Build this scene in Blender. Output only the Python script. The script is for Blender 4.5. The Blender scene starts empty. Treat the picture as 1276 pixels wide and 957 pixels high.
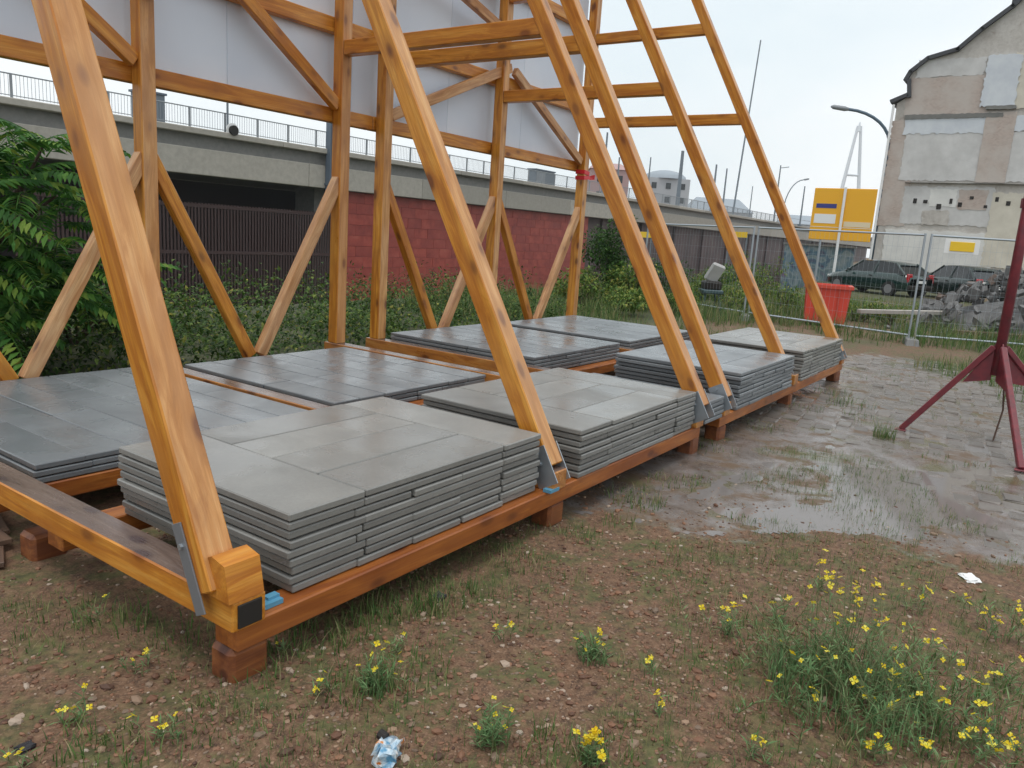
import bpy, bmesh, math, random
import numpy as np
from mathutils import Matrix, Vector, Euler
R_ = random.Random(7)
NR = np.random.default_rng(11)
scene = bpy.context.scene
COL = scene.collection
rad = math.radians

# ------------------------------------------------------------------ camera
CAM = Vector((-1.4844, -2.0682, 1.6028))
PITCH, ROLL, YAW, FPX = .1949, .0666, .6, 962.53
fw = Vector((math.cos(YAW)*math.cos(PITCH), math.sin(YAW)*math.cos(PITCH), -math.sin(PITCH)))
r0 = Vector((math.sin(YAW), -math.cos(YAW), 0)); u0 = r0.cross(fw)
rt = r0*math.cos(ROLL)+u0*math.sin(ROLL); up = -r0*math.sin(ROLL)+u0*math.cos(ROLL)
cd = bpy.data.cameras.new('camera'); cam = bpy.data.objects.new('camera', cd); COL.objects.link(cam)
cam.matrix_world = Matrix(((rt.x, up.x, -fw.x, CAM.x), (rt.y, up.y, -fw.y, CAM.y), (rt.z, up.z, -fw.z, CAM.z), (0, 0, 0, 1)))
cd.sensor_fit = 'HORIZONTAL'; cd.sensor_width = 36; cd.lens = 36*FPX/1276; cd.clip_start = .05; cd.clip_end = 3000
scene.camera = cam
# ------------------------------------------------------------------ sky (overcast)
world = bpy.data.worlds.new('World'); scene.world = world; world.use_nodes = True
wn = world.node_tree; wn.nodes.clear()
SUN_EL, SUN_AZ = rad(76), rad(-160)     # azimuth of the sun measured from +X towards +Y
sky = wn.nodes.new('ShaderNodeTexSky'); sky.sky_type = 'NISHITA'; sky.sun_disc = False
sky.sun_elevation = SUN_EL; sky.sun_rotation = math.pi/2-SUN_AZ; sky.dust_density = 4; sky.air_density = 1.5
sc_ = wn.nodes.new('ShaderNodeVectorMath'); sc_.operation = 'SCALE'; sc_.inputs['Scale'].default_value = .1
tc = wn.nodes.new('ShaderNodeTexCoord'); mp = wn.nodes.new('ShaderNodeMapping'); mp.inputs['Scale'].default_value = (1, 1, 2.2)
nz = wn.nodes.new('ShaderNodeTexNoise'); nz.inputs['Scale'].default_value = 1.6; nz.inputs['Detail'].default_value = 5
cr = wn.nodes.new('ShaderNodeValToRGB')
cr.color_ramp.elements[0].position = .36; cr.color_ramp.elements[0].color = (.93, 1.03, 1.08, 1)
cr.color_ramp.elements[1].position = .62; cr.color_ramp.elements[1].color = (1.14, 1.18, 1.20, 1)
mx = wn.nodes.new('ShaderNodeMixRGB'); mx.inputs[0].default_value = .9
bg = wn.nodes.new('ShaderNodeBackground'); bg.inputs['Strength'].default_value = 1.0
wo = wn.nodes.new('ShaderNodeOutputWorld')
L = wn.links.new
L(tc.outputs['Generated'], mp.inputs[0]); L(mp.outputs[0], nz.inputs[0]); L(nz.outputs[0], cr.inputs[0])
L(sky.outputs[0], sc_.inputs[0]); L(sc_.outputs[0], mx.inputs[1]); L(cr.outputs[0], mx.inputs[2]); L(mx.outputs[0], bg.inputs[0]); L(bg.outputs[0], wo.inputs[0])
# ------------------------------------------------------------------ sun
sd = bpy.data.lights.new('sun', 'SUN'); sd.energy = 1.35; sd.angle = rad(25); sd.color = (1, .97, .92)
so = bpy.data.objects.new('sun', sd); COL.objects.link(so)
sv = Vector((math.cos(SUN_EL)*math.cos(SUN_AZ), math.cos(SUN_EL)*math.sin(SUN_AZ), math.sin(SUN_EL)))
so.rotation_euler = sv.to_track_quat('Z', 'Y').to_euler()
vs = scene.view_settings; vs.view_transform = 'Standard'; vs.look = 'None'; vs.gamma = 1; vs.use_curve_mapping = False; vs.exposure = 0.0

# ------------------------------------------------------------------ helpers
WM = {}
def tag(o, label=None, cat=None, group=None, kind=None):
    if label: o['label'] = label
    if cat: o['category'] = cat; o['kind'] = kind or 'thing'
    if group: o['group'] = group
    if kind: o['kind'] = kind
    return o
def link(o, M=None, parent=None):
    COL.objects.link(o); M = M or Matrix()
    WM[o.name] = M.copy()
    if parent is not None:
        o.parent = parent; o.matrix_basis = WM[parent.name].inverted() @ M
    else: o.matrix_basis = M
    return o
def thing(name, loc, label, cat, group=None, rz=0):
    o = bpy.data.objects.new(name, None); o.empty_display_size = .1
    link(o, Matrix.Translation(Vector(loc)) @ Matrix.Rotation(rz, 4, 'Z')); return tag(o, label, cat, group)
def ob(name, me, mat=None, M=None, parent=None):
    o = bpy.data.objects.new(name, me)
    if mat is not None and not me.materials: me.materials.append(mat)
    return link(o, M, parent)
class MB:
    def __init__(s): s.v = []; s.f = []; s.mi = []; s.m = 0
    def add(s, vs_, fs_):
        n = len(s.v); s.v += [tuple(v) for v in vs_]; s.f += [tuple(i+n for i in f) for f in fs_]; s.mi += [s.m]*len(fs_)
        return s
    def box(s, c, d, M=None):
        x, y, z = [q/2 for q in d]; c = Vector(c)
        P = [Vector((a*x, b*y, e*z)) for e in (-1, 1) for a, b in ((-1, -1), (1, -1), (1, 1), (-1, 1))]
        if M is not None: P = [M @ q for q in P]
        return s.add([c+q for q in P], [(0, 3, 2, 1), (4, 5, 6, 7), (0, 1, 5, 4), (1, 2, 6, 5), (2, 3, 7, 6), (3, 0, 4, 7)])
    def box2(s, a, b): return s.box([(a[i]+b[i])/2 for i in range(3)], [abs(b[i]-a[i]) for i in range(3)])
    def tube(s, pts, r, n=8, cap=True):
        pts = [Vector(p) for p in pts]; rs = r if isinstance(r, (list, tuple)) else [r]*len(pts)
        V = []; F = []; ref = None
        for i, p in enumerate(pts):
            t = (pts[min(i+1, len(pts)-1)]-pts[max(i-1, 0)]).normalized()
            if ref is None: ref = t.orthogonal().normalized()
            ref = (ref-t*ref.dot(t)).normalized(); b = t.cross(ref)
            for k in range(n):
                a = 2*math.pi*k/n; V.append(p+(ref*math.cos(a)+b*math.sin(a))*rs[i])
        for i in range(len(pts)-1):
            for k in range(n): F.append((i*n+k, i*n+(k+1) % n, (i+1)*n+(k+1) % n, (i+1)*n+k))
        if cap: F.append(tuple(range(n))[::-1]); F.append(tuple(range((len(pts)-1)*n, len(pts)*n)))
        return s.add(V, F)
    def prism(s, poly, z0, z1):     # polygon of (x,y) (ccw) between z0 and z1
        n = len(poly)
        return s.add([(x, y, z0) for x, y in poly]+[(x, y, z1) for x, y in poly],
                     [tuple(range(n))[::-1], tuple(range(n, 2*n))]+[(i, (i+1) % n, n+(i+1) % n, n+i) for i in range(n)])
    def mesh(s, name, mats=None, smooth=False):
        me = bpy.data.meshes.new(name); me.from_pydata(s.v, [], s.f); me.update()
        for m in (mats or []): me.materials.append(m)
        if mats and len(mats) > 1: me.polygons.foreach_set('material_index', s.mi)
        if smooth: me.polygons.foreach_set('use_smooth', [True]*len(me.polygons))
        return me
    def build(s, name, mat, parent=None, M=None, smooth=False):
        mats = mat if isinstance(mat, list) else [mat]
        return ob(name, s.mesh(name, mats, smooth), None, M, parent)
def bevel_box(name, d, bev, mat):
    bm = bmesh.new(); bmesh.ops.create_cube(bm, size=1)
    for v in bm.verts: v.co = Vector((v.co.x*d[0], v.co.y*d[1], v.co.z*d[2]))
    if bev > 0: bmesh.ops.bevel(bm, geom=list(bm.edges), offset=bev, segments=1, affect='EDGES')
    me = bpy.data.meshes.new(name); bm.to_mesh(me); bm.free(); me.materials.append(mat); return me
def frame_M(p0, p1, upref=(0, 0, 1)):
    p0 = Vector(p0); p1 = Vector(p1); x = (p1-p0).normalized(); u = Vector(upref)
    if abs(x.dot(u)) > .99: u = Vector((0, 1, 0))
    y = u.cross(x).normalized(); z = x.cross(y); c = (p0+p1)/2
    return Matrix(((x.x, y.x, z.x, c.x), (x.y, y.y, z.y, c.y), (x.z, y.z, z.z, c.z), (0, 0, 0, 1))), (p1-p0).length
def beam(name, p0, p1, w, h, mat, parent, upref=(0, 0, 1), bev=.006):
    M, l = frame_M(p0, p1, upref)
    return ob(name, bevel_box(name, (l, w, h), bev, mat), None, M, parent)
def second_face(o, m, nrm, cosmin=.8):   # gives the timber faces pointing along nrm a second material
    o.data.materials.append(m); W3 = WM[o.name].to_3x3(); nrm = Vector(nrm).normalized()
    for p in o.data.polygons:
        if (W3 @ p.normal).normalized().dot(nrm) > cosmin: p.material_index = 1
def wd(px, D): # a point seen at image column/row px (1276 wide) at depth D in metres in front of the lens
    return CAM+(fw+rt*((px[0]-638)/FPX)-up*((px[1]-478.5)/FPX))*D

# ------------------------------------------------------------------ materials
def mat(name, base=(.5, .5, .5), rough=.6, metal=0, spec=.5):
    m = bpy.data.materials.new(name); m.use_nodes = True; b = m.node_tree.nodes['Principled BSDF']
    b.inputs['Base Color'].default_value = (*base, 1); b.inputs['Roughness'].default_value = rough; b.inputs['Metallic'].default_value = metal
    b.inputs['Specular IOR Level'].default_value = spec
    return m
class NT:
    def __init__(s, m): s.t = m.node_tree; s.b = s.t.nodes['Principled BSDF']
    def n(s, typ, **kw):
        q = s.t.nodes.new(typ)
        for k, v in kw.items(): setattr(q, k, v)
        return q
    def l(s, a, b): s.t.links.new(a, b)
    def coord(s, scale=(1, 1, 1), rand=True, which='Object'):
        c = s.n('ShaderNodeTexCoord'); m = s.n('ShaderNodeMapping'); m.inputs['Scale'].default_value = scale
        s.l(c.outputs[which], m.inputs[0])
        if rand:
            oi = s.n('ShaderNodeObjectInfo'); mu = s.n('ShaderNodeMath', operation='MULTIPLY'); mu.inputs[1].default_value = 57.3
            s.l(oi.outputs['Random'], mu.inputs[0]); s.l(mu.outputs[0], m.inputs['Location'])
        return m.outputs[0]
    def noise(s, co, scale, detail=4, rough=.55, dist=0):
        q = s.n('ShaderNodeTexNoise'); s.l(co, q.inputs['Vector']); q.inputs['Scale'].default_value = scale
        q.inputs['Detail'].default_value = detail; q.inputs['Roughness'].default_value = rough; q.inputs['Distortion'].default_value = dist
        return q.outputs['Fac']
    def ramp(s, fac, stops):
        q = s.n('ShaderNodeValToRGB'); e = q.color_ramp.elements
        while len(e) < len(stops): e.new(.5)
        for i, (p, c) in enumerate(stops): e[i].position = p; e[i].color = (*c, 1) if len(c) == 3 else c
        s.l(fac, q.inputs[0]); return q.outputs[0]
    def mix(s, fac, a, b, typ='MIX'):
        q = s.n('ShaderNodeMixRGB', blend_type=typ)
        for i, v in ((0, fac), (1, a), (2, b)):
            if isinstance(v, (int, float)): q.inputs[i].default_value = v if i == 0 else (v, v, v, 1)
            elif isinstance(v, tuple): q.inputs[i].default_value = (*v, 1)
            else: s.l(v, q.inputs[i])
        return q.outputs[0]
    def rng(s, v, a, b, c=0., d=1.):
        q = s.n('ShaderNodeMapRange'); s.l(v, q.inputs[0])
        for i, k in enumerate((a, b, c, d)): q.inputs[i+1].default_value = k
        return q.outputs[0]
    def base(s, c): s.l(c, s.b.inputs['Base Color'])
    def rough(s, c): s.l(c, s.b.inputs['Roughness'])
    def bump(s, h, strength=.3, dist=.01):
        q = s.n('ShaderNodeBump'); q.inputs['Strength'].default_value = strength; q.inputs['Distance'].default_value = dist
        s.l(h, q.inputs['Height']); s.l(q.outputs[0], s.b.inputs['Normal'])

def wood_mat(name, dark, mid, light, rl=.28, rh=.5, grey=0.0, stain=.38):
    m = mat(name); t = NT(m)
    wv = t.noise(t.coord((.7, 2.2, 2.2)), 1.0, 2); co = t.coord((.55, 11, 11))
    va = t.n('ShaderNodeVectorMath', operation='ADD'); cx = t.n('ShaderNodeCombineXYZ'); t.l(wv, cx.inputs[1]); t.l(wv, cx.inputs[2])
    vm = t.n('ShaderNodeVectorMath', operation='SCALE'); vm.inputs['Scale'].default_value = 2.6; t.l(cx.outputs[0], vm.inputs[0]); t.l(co, va.inputs[0]); t.l(vm.outputs[0], va.inputs[1])
    g = t.noise(va.outputs[0], 1.9, 6, .62, .4)
    c = t.ramp(g, [(.30, tuple(q*.72 for q in dark)), (.42, dark), (.54, mid), (.68, light)])
    fine = t.noise(t.coord((2.5, 110, 110)), 1.2, 3, .6)
    c = t.mix(t.rng(fine, .38, .66, 0, .55), c, tuple(q*.85 for q in dark))
    vo = t.n('ShaderNodeTexVoronoi'); vo.inputs['Scale'].default_value = 1.0; t.l(t.coord((3.4, 7.5, 7.5)), vo.inputs['Vector'])
    halo = t.rng(vo.outputs['Distance'], .16, .5, .8, 0); c = t.mix(halo, c, tuple(q*.8 for q in dark))
    k = t.rng(vo.outputs['Distance'], .12, .23, .95, 0); c = t.mix(k, c, (dark[0]*.30, dark[1]*.24, dark[2]*.4))
    big = t.noise(t.coord((1.0, 3, 3)), 1.3, 4, .6)
    c = t.mix(t.rng(big, .45, .8, 0, .4), c, (light[0]*.95, light[1]*.98, light[2]*1.3))
    st = t.noise(t.coord((1.6, 5, 5)), 1.7, 5, .7, .6); c = t.mix(t.rng(st, .56, .72, 0, stain), c, (dark[0]*.42, dark[1]*.36, dark[2]*.6))
    oi = t.n('ShaderNodeObjectInfo')
    c = t.mix(t.rng(oi.outputs['Random'], 0, 1, 0, .35), c, (dark[0]*.9, dark[1]*.8, dark[2]*.8))
    if grey: c = t.mix(t.rng(big, .3, .8, grey*.4, grey), c, (.25, .21, .17))
    t.base(c); t.rough(t.rng(st, .35, .7, rh, rl)); t.bump(t.mix(.5, fine, g), .3, .004)
    return m
M_WOOD = wood_mat('glazed_larch', (.46, .155, .015), (.68, .285, .030), (.77, .40, .075), .25, .5)
M_WOODP = wood_mat('pale_larch', (.44, .20, .07), (.60, .33, .14), (.70, .46, .24), .35, .55)
M_SILL = wood_mat('wet_sill_larch', (.27, .075, .014), (.42, .135, .022), (.54, .21, .042), .3, .55, 0, .75)
M_GREYW = wood_mat('weathered_larch', (.36, .12, .02), (.55, .22, .035), (.64, .32, .08), .2, .38, .12)
M_PALEFACE = wood_mat('pale_face_larch', (.48, .21, .06), (.66, .34, .12), (.74, .46, .21), .28, .5)  # paler larch for the front faces of posts and braces
M_SKYTOP = wood_mat('wet_larch_sky_sheen', (.13, .085, .065), (.20, .14, .11), (.27, .20, .16), .14, .3)  # grey sky reflection on the wet beam tops, painted into the wood colour
M_BLK = wood_mat('dirty_block_larch', (.16, .045, .015), (.28, .09, .025), (.34, .13, .04), .4, .65)
M_OLDW = wood_mat('old_plank', (.10, .06, .04), (.17, .10, .06), (.24, .16, .10), .5, .7)

def conc_mat(name, a, b, rl=.22, rh=.62, stain=.5):
    m = mat(name); t = NT(m); co = t.coord((1, 1, 1))
    n1 = t.noise(co, 3.5, 6, .6); n2 = t.noise(co, 60, 3, .7)
    c = t.mix(t.rng(n1, .3, .7), a, b); c = t.mix(t.rng(n2, .3, .75, 0, .3), c, tuple(q*.55 for q in a))
    oi = t.n('ShaderNodeObjectInfo'); c = t.mix(t.rng(oi.outputs['Random'], 0, 1, 0, .55), c, tuple(q*.55 for q in a))
    n3 = t.noise(co, 1.7, 4, .6, .8); c = t.mix(t.rng(n3, .55, .7, 0, stain), c, tuple(q*.62 for q in b))
    t.base(c); t.rough(t.rng(n3, .35, .65, rh, rl)); t.bump(n2, .12, .002); return m
M_SLABW = conc_mat('warm_concrete_slab', (.225, .222, .21), (.315, .31, .29), .20, .42, .6)
M_SLABC = conc_mat('cool_concrete_slab', (.185, .20, .215), (.255, .275, .29), .20, .42, .6)
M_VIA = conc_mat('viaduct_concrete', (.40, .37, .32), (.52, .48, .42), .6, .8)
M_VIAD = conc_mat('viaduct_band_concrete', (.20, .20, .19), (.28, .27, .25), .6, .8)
M_BLOCKC = conc_mat('fence_foot_concrete', (.2, .2, .2), (.3, .3, .29), .6, .8)

M_STEEL = mat('galvanised_steel', (.42, .46, .50), .38, .75)
M_STRAP = mat('grey_steel_strap', (.22, .23, .25), .45, .4)
M_DARK = mat('dark_recess', (.015, .012, .01), .7)
M_PANEL = mat('white_billboard_panel', (.80, .82, .86), .55)
t = NT(M_PANEL); n_ = t.noise(t.coord((1, 1, 1)), .9, 4); t.base(t.mix(t.rng(n_, .35, .7), (.66, .735, .85), (.76, .825, .92)))
M_RED = mat('tripod_red_paint', (.17, .022, .03), .42); t = NT(M_RED); n_ = t.noise(t.coord(), 14, 5); t.base(t.ramp(n_, [(.35, (.20, .025, .035)), (.62, (.13, .02, .03)), (.75, (.10, .045, .03))]))
M_RUST = mat('rusty_steel', (.09, .05, .035), .75)
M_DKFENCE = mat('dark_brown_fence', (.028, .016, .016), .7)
M_SLATE = mat('slate_painted_steel', (.10, .13, .17), .5)
M_RAIL = mat('railing_grey', (.25, .27, .29), .5)
M_GLASS = mat('dark_glass', (.012, .016, .018), .06)
M_TYRE = mat('tyre_rubber', (.02, .02, .02), .75)
M_RIM = mat('rim_alloy', (.4, .4, .42), .35, .8)
M_CAR = mat('dark_green_car_paint', (.008, .03, .026), .12); M_CAR.node_tree.nodes['Principled BSDF'].inputs['Coat Weight'].default_value = .6
M_CAR2 = mat('black_green_car_paint', (.012, .026, .024), .14)
M_TAIL = mat('tail_light_red', (.42, .015, .02), .2)
M_PLATE = mat('white_plate', (.8, .8, .78), .4)
M_YEL = mat('sign_yellow', (.85, .42, .012), .45)
M_YEL2 = mat('signal_yellow', (.85, .55, .02), .5)
M_BLUE = mat('sign_blue', (.03, .04, .22), .5)
M_WHITE = mat('white_paint', (.8, .8, .8), .5)
M_BIN = mat('orange_red_plastic', (.72, .075, .045), .45)
M_BINR = mat('bin_rim_plastic', (.60, .07, .04), .4)
M_TAPE = mat('red_tape', (.65, .02, .03), .4)
M_TEAL = mat('teal_paint', (.05, .09, .10), .5)
M_POLE = mat('mast_grey', (.16, .19, .22), .55)
M_LAMP = mat('lamp_post_paint', (.10, .15, .20), .5)
M_ROOF = mat('old_roof_slate', (.055, .058, .065), .7)
def leaf_mat(name, cols, rough=.62, trans=.25):
    m = mat(name, rough=rough, spec=.25); t = NT(m); g = t.n('ShaderNodeNewGeometry'); t.base(t.ramp(g.outputs['Random Per Island'], cols))
    tr = t.n('ShaderNodeBsdfTranslucent'); t.l(t.b.inputs['Base Color'].links[0].from_socket, tr.inputs['Color'])
    ms = t.n('ShaderNodeMixShader'); ms.inputs[0].default_value = trans
    out = [q for q in t.t.nodes if q.type == 'OUTPUT_MATERIAL'][0]
    t.l(t.b.outputs[0], ms.inputs[1]); t.l(tr.outputs[0], ms.inputs[2]); t.l(ms.outputs[0], out.inputs[0]); return m
M_LEAFD = leaf_mat('dark_leaf', [(0, (.020, .055, .014)), (.5, (.045, .11, .022)), (1, (.085, .17, .03))])
M_LEAFS = leaf_mat('sumac_leaf', [(0, (.025, .09, .016)), (.5, (.06, .18, .03)), (.85, (.13, .28, .045)), (1, (.28, .36, .06))])
M_LEAFM = leaf_mat('mixed_leaf', [(0, (.04, .095, .018)), (.45, (.10, .18, .03)), (.8, (.19, .25, .045)), (1, (.30, .27, .06))])
M_GRASS = leaf_mat('grass_blade', [(0, (.04, .09, .025)), (.4, (.085, .17, .04)), (.7, (.14, .20, .06)), (.9, (.28, .25, .12)), (1, (.34, .28, .16))])
M_FLOWERLEAF = leaf_mat('toadflax_leaf', [(0, (.065, .14, .05)), (.5, (.12, .22, .085)), (1, (.21, .31, .14))])
M_FLOWER = leaf_mat('yellow_petal', [(0, (.78, .52, .01)), (.5, (.85, .68, .03)), (1, (.88, .80, .14))], .5, .3)
M_STEM = mat('plant_stem', (.13, .15, .06), .6)
M_STEMB = mat('woody_stem', (.07, .045, .03), .8)
M_WATER = mat('puddle_water', (.19, .17, .16), .07); M_WATER.node_tree.nodes['Principled BSDF'].inputs['IOR'].default_value = 1.33

# ------------------------------------------------------------------ terrain
def sstep(a, b, x):
    k = np.clip((x-a)/(b-a), 0, 1); return k*k*(3-2*k)
_W = [(NR.uniform(0, 6.28), NR.uniform(0, 6.28)) for _ in range(64)]
def fbm(x, y, f0, n=5, seed=0):
    o = 0.; a = 1.; f = f0; tot = 0
    for i in range(n):
        for j in range(3):
            th, ph = _W[(seed*13+i*3+j) % 64]; th += j*2.1
            o = o+a*np.sin(f*(x*np.cos(th)+y*np.sin(th))+ph+1.7*np.sin(.6*f*(x*np.sin(th*1.3)-y*np.cos(th*1.3))+th)); tot += a
        a *= .58; f *= 1.9
    return o/tot*1.8
def mudmask(x, y):      # worn, muddy, cobbled strip to the right of the timber frame
    n = fbm(x, y, 1.3, 3, 1)*.35
    a = sstep(1.9, 3.4, x+.55*(y+.6)+n)
    b = sstep(13.5, 11, x+n)
    return a*b*sstep(.45, -.1, y-.02*x+n*.5)
EDGE = [(-80, 8.6), (11, 9.6), (21, 8.2), (30, 5.6), (47, 9.9), (400, 84)]   # lip of the lower street level by the viaduct
def basin(x, y):
    ex = np.array([e[0] for e in EDGE]); ey = np.array([e[1] for e in EDGE])
    return sstep(0, 4.5, y-np.interp(x, ex, ey))
def gz(x, y):
    x = np.asarray(x, float); y = np.asarray(y, float); m = mudmask(x, y)
    near = sstep(40, 10, np.hypot(x, y))
    return near*(.011*fbm(x, y, 1.1, 3, 2)+.0085*fbm(x, y, 6, 4, 3)*(1-.2*m))-.010*m-6.0*basin(x, y)
def axis(lo, hi, flo, fhi, st, grow=1.16):
    a = list(np.arange(flo, fhi+1e-6, st)); s = st; p = fhi
    while p < hi: s *= grow; p += s; a.append(p)
    s = st; p = flo
    while p > lo: s *= grow; p -= s; a.insert(0, p)
    return np.array(a)
ax = axis(-900, 2000, -1.2, 9.5, .04); ay = axis(-1000, 1500, -3.4, 1.2, .04)
X, Y = np.meshgrid(ax, ay); Z = gz(X, Y); nx, ny = len(ax), len(ay)
me = bpy.data.meshes.new('ground')
idx = np.arange(nx*ny).reshape(ny, nx); q = np.stack([idx[:-1, :-1], idx[:-1, 1:], idx[1:, 1:], idx[1:, :-1]], -1).reshape(-1, 4)
me.from_pydata(np.stack([X.ravel(), Y.ravel(), Z.ravel()], -1).tolist(), [], q.tolist()); me.update()
me.polygons.foreach_set('use_smooth', [True]*len(me.polygons))
at_ = me.attributes.new('mud', 'FLOAT', 'POINT'); at_.data.foreach_set('value', mudmask(X, Y).ravel().astype(np.float32))
gr_ = np.clip(sstep(7, 13, np.hypot(X, Y))*sstep(-.2, .3, fbm(X, Y, .9, 3, 4))+sstep(3.6, 4.6, Y), 0, 1)*(1-sstep(60, 90, np.hypot(X, Y)))
at_ = me.attributes.new('green', 'FLOAT', 'POINT'); at_.data.foreach_set('value', gr_.ravel().astype(np.float32))
M_GROUND = mat('gravelly_soil'); t = NT(M_GROUND)
co = t.coord((1, 1, 1), False)
n1 = t.noise(co, 1.8, 5, .6); n2 = t.noise(co, 28, 4, .65); n3 = t.noise(co, 110, 3, .7); n4 = t.noise(co, 5, 5, .65)
soil = t.ramp(n2, [(.3, (.055, .031, .019)), (.5, (.125, .068, .038)), (.68, (.20, .115, .068))])
soil = t.mix(t.rng(n3, .5, .68, 0, .8), soil, (.27, .165, .105))
moss = t.ramp(n2, [(.3, (.045, .055, .018)), (.7, (.12, .125, .04))])
soil = t.mix(t.rng(n4, .46, .62, 0, .8), soil, moss)
mud = t.ramp(n4, [(.32, (.09, .066, .05)), (.5, (.165, .14, .128)), (.7, (.24, .22, .215))])
mud = t.mix(t.rng(n3, .5, .7, 0, .5), mud, (.24, .20, .16))
n5 = t.noise(co, 2.6, 6, .7, .5); mud = t.mix(t.rng(n5, .5, .6, 0, .8), mud, (.125, .075, .038)); mud = t.mix(t.rng(n1, .55, .63, 0, .7), mud, (.10, .095, .032))
a1 = t.n('ShaderNodeAttribute', attribute_name='mud'); a2 = t.n('ShaderNodeAttribute', attribute_name='green')
ed = t.n('ShaderNodeMath', operation='ADD'); t.l(a1.outputs['Fac'], ed.inputs[0]); t.l(t.rng(n4, .2, .8, -.35, .35), ed.inputs[1])
mk = t.rng(ed.outputs[0], .35, .65)
c = t.mix(mk, soil, mud); c = t.mix(a2.outputs['Fac'], c, t.ramp(n4, [(.35, (.03, .042, .012)), (.65, (.085, .085, .032))]))
t.base(c)
wet = t.rng(n1, .36, .55, .38, .10); wet = t.mix(t.rng(n5, .5, .6), wet, .75); rr = t.mix(mk, .85, wet); t.rough(rr)
hh = t.mix(.5, n2, n3); hh = t.mix(t.rng(mk, 0, 1, 0, .75), hh, .5); t.bump(hh, .55, .012)
ground = ob('ground', me, M_GROUND); tag(ground, kind='structure')
# puddle water: one level sheet filling the hollows of the muddy strip
reg = (X > 2.2) & (X < 7.6) & (Y > -3.0) & (Y < .1) & (mudmask(X, Y) > .45)
lev = float(np.quantile(Z[reg], .24)); low = reg & (Z < lev)
cell = (low[:-1, :-1] | low[:-1, 1:] | low[1:, 1:] | low[1:, :-1]).ravel(); qq = q[cell]; us = np.unique(qq); remap = -np.ones(nx*ny, int); remap[us] = np.arange(len(us))
pm_ = bpy.data.meshes.new('puddle'); pm_.from_pydata(np.stack([X.ravel()[us], Y.ravel()[us], np.full(len(us), lev)], -1).tolist(), [], remap[qq].tolist()); pm_.update()
tag(ob('puddle', pm_, M_WATER), kind='structure')
# setts showing through the mud
M_SETT = conc_mat('granite_sett', (.155, .132, .115), (.225, .20, .18), .25, .6)
SETT = []
for k in range(4):
    bm = bmesh.new(); bmesh.ops.create_cube(bm, size=1)
    for v in bm.verts: v.co = Vector((v.co.x*R_.uniform(.165, .20), v.co.y*R_.uniform(.125, .15), v.co.z*.1))
    bmesh.ops.bevel(bm, geom=[e for e in bm.edges if max(v.co.z for v in e.verts) > 0], offset=.012, segments=1, affect='EDGES')
    for v in bm.verts: v.co += Vector((R_.uniform(-.012, .012), R_.uniform(-.012, .012), R_.uniform(-.003, .003)))
    me = bpy.data.meshes.new('sett'); bm.to_mesh(me); bm.free(); me.materials.append(M_SETT)
    SETT.append(me)
cand = []
for i in range(-40, 60):
    for j in range(-40, 40):
        a = .12; lx = i*.205+(j % 2)*.1+R_.uniform(-.015, .015); ly = j*.158+R_.uniform(-.01, .01)
        x = 7.6+lx*math.cos(a)-ly*math.sin(a)+.03*math.sin(ly*2); y = -1.1+lx*math.sin(a)+ly*math.cos(a)
        if not (3.2 < x < 12.5 and -3.1 < y < .25): continue
        mm = float(mudmask(x, y)); show = float(fbm(x, y, .9, 3, 5))
        if mm < .6 or show < (.1 if x < 5.5 else -.45): continue
        g = float(gz(x, y)); z = g+R_.gauss(-.001, .005)+.004*min(1, show)+(.003 if x > 6 else 0)
        d = Vector((x, y, z))-CAM; pv = (d.dot(rt)/d.dot(fw), d.dot(up)/d.dot(fw))
        vis = abs(pv[0]) < .68 and abs(pv[1]) < .51
        cand.append((d.length if vis else 99, x, y, z, a+R_.gauss(0, .03)))
cand.sort()
sbm = MB()
for k, (d, x, y, z, a) in enumerate(cand):
    M = Matrix.Translation((x, y, z-.05)) @ Euler((R_.gauss(0, .02), R_.gauss(0, .02), a)).to_matrix().to_4x4(); ms = SETT[k % 4]
    if k < 300: ob('sett', ms, None, M, ground)
    else: sbm.add([M @ v.co for v in ms.vertices], [tuple(p.vertices) for p in ms.polygons])
if sbm.v: tag(sbm.build('far_setts', M_SETT, ground), kind='stuff')

# ------------------------------------------------------------------ timber billboard frame
TX = [0.0, 2.04, 4.09, 4.69, 6.74, 8.9]; D = 4.01
Z0, Z1 = .13, .225          # sill bottom / top
ZY = .335                   # top of the cross beams
RZ = 2.62; TOP = 7.6
BR = [((.10, .34), (1.03, 2.31)), ((.06, .34), (1.50, 2.89)), ((-.0, .38), (1.75, 3.45)), ((.03, .36), (1.82, 3.62)), ((.12, .36), (2.28, 4.2)), ((.05, .36), (2.46, 4.78))]
def shoe(br, x, foot, dirv, strap):
    # steel plates gripping the foot of a raking brace
    f = Vector((x, foot[0], foot[1])); d = Vector((0, dirv[0], dirv[1])).normalized()
    for sx in (-1, 1):
        M, l = frame_M(f-d*.10+Vector((sx*.065, 0, 0)), f+d*(.22 if strap else .12)+Vector((sx*.065, 0, 0)), (1, 0, 0))
        ob('steel_plate', bevel_box('steel_plate', (l, .055 if strap else .13, .006), .001, M_STRAP if strap else M_STEEL), None, M, br)
        for k in (.03, .09) if not strap else (.14,):
            c = f+d*k+Vector((sx*.070, 0, 0)); ob('bolt', MB().tube([c-Vector((.008, 0, 0)), c+Vector((.008, 0, 0))], .011, 6).mesh('bolt', [M_STEEL]), None, None, br)
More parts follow.
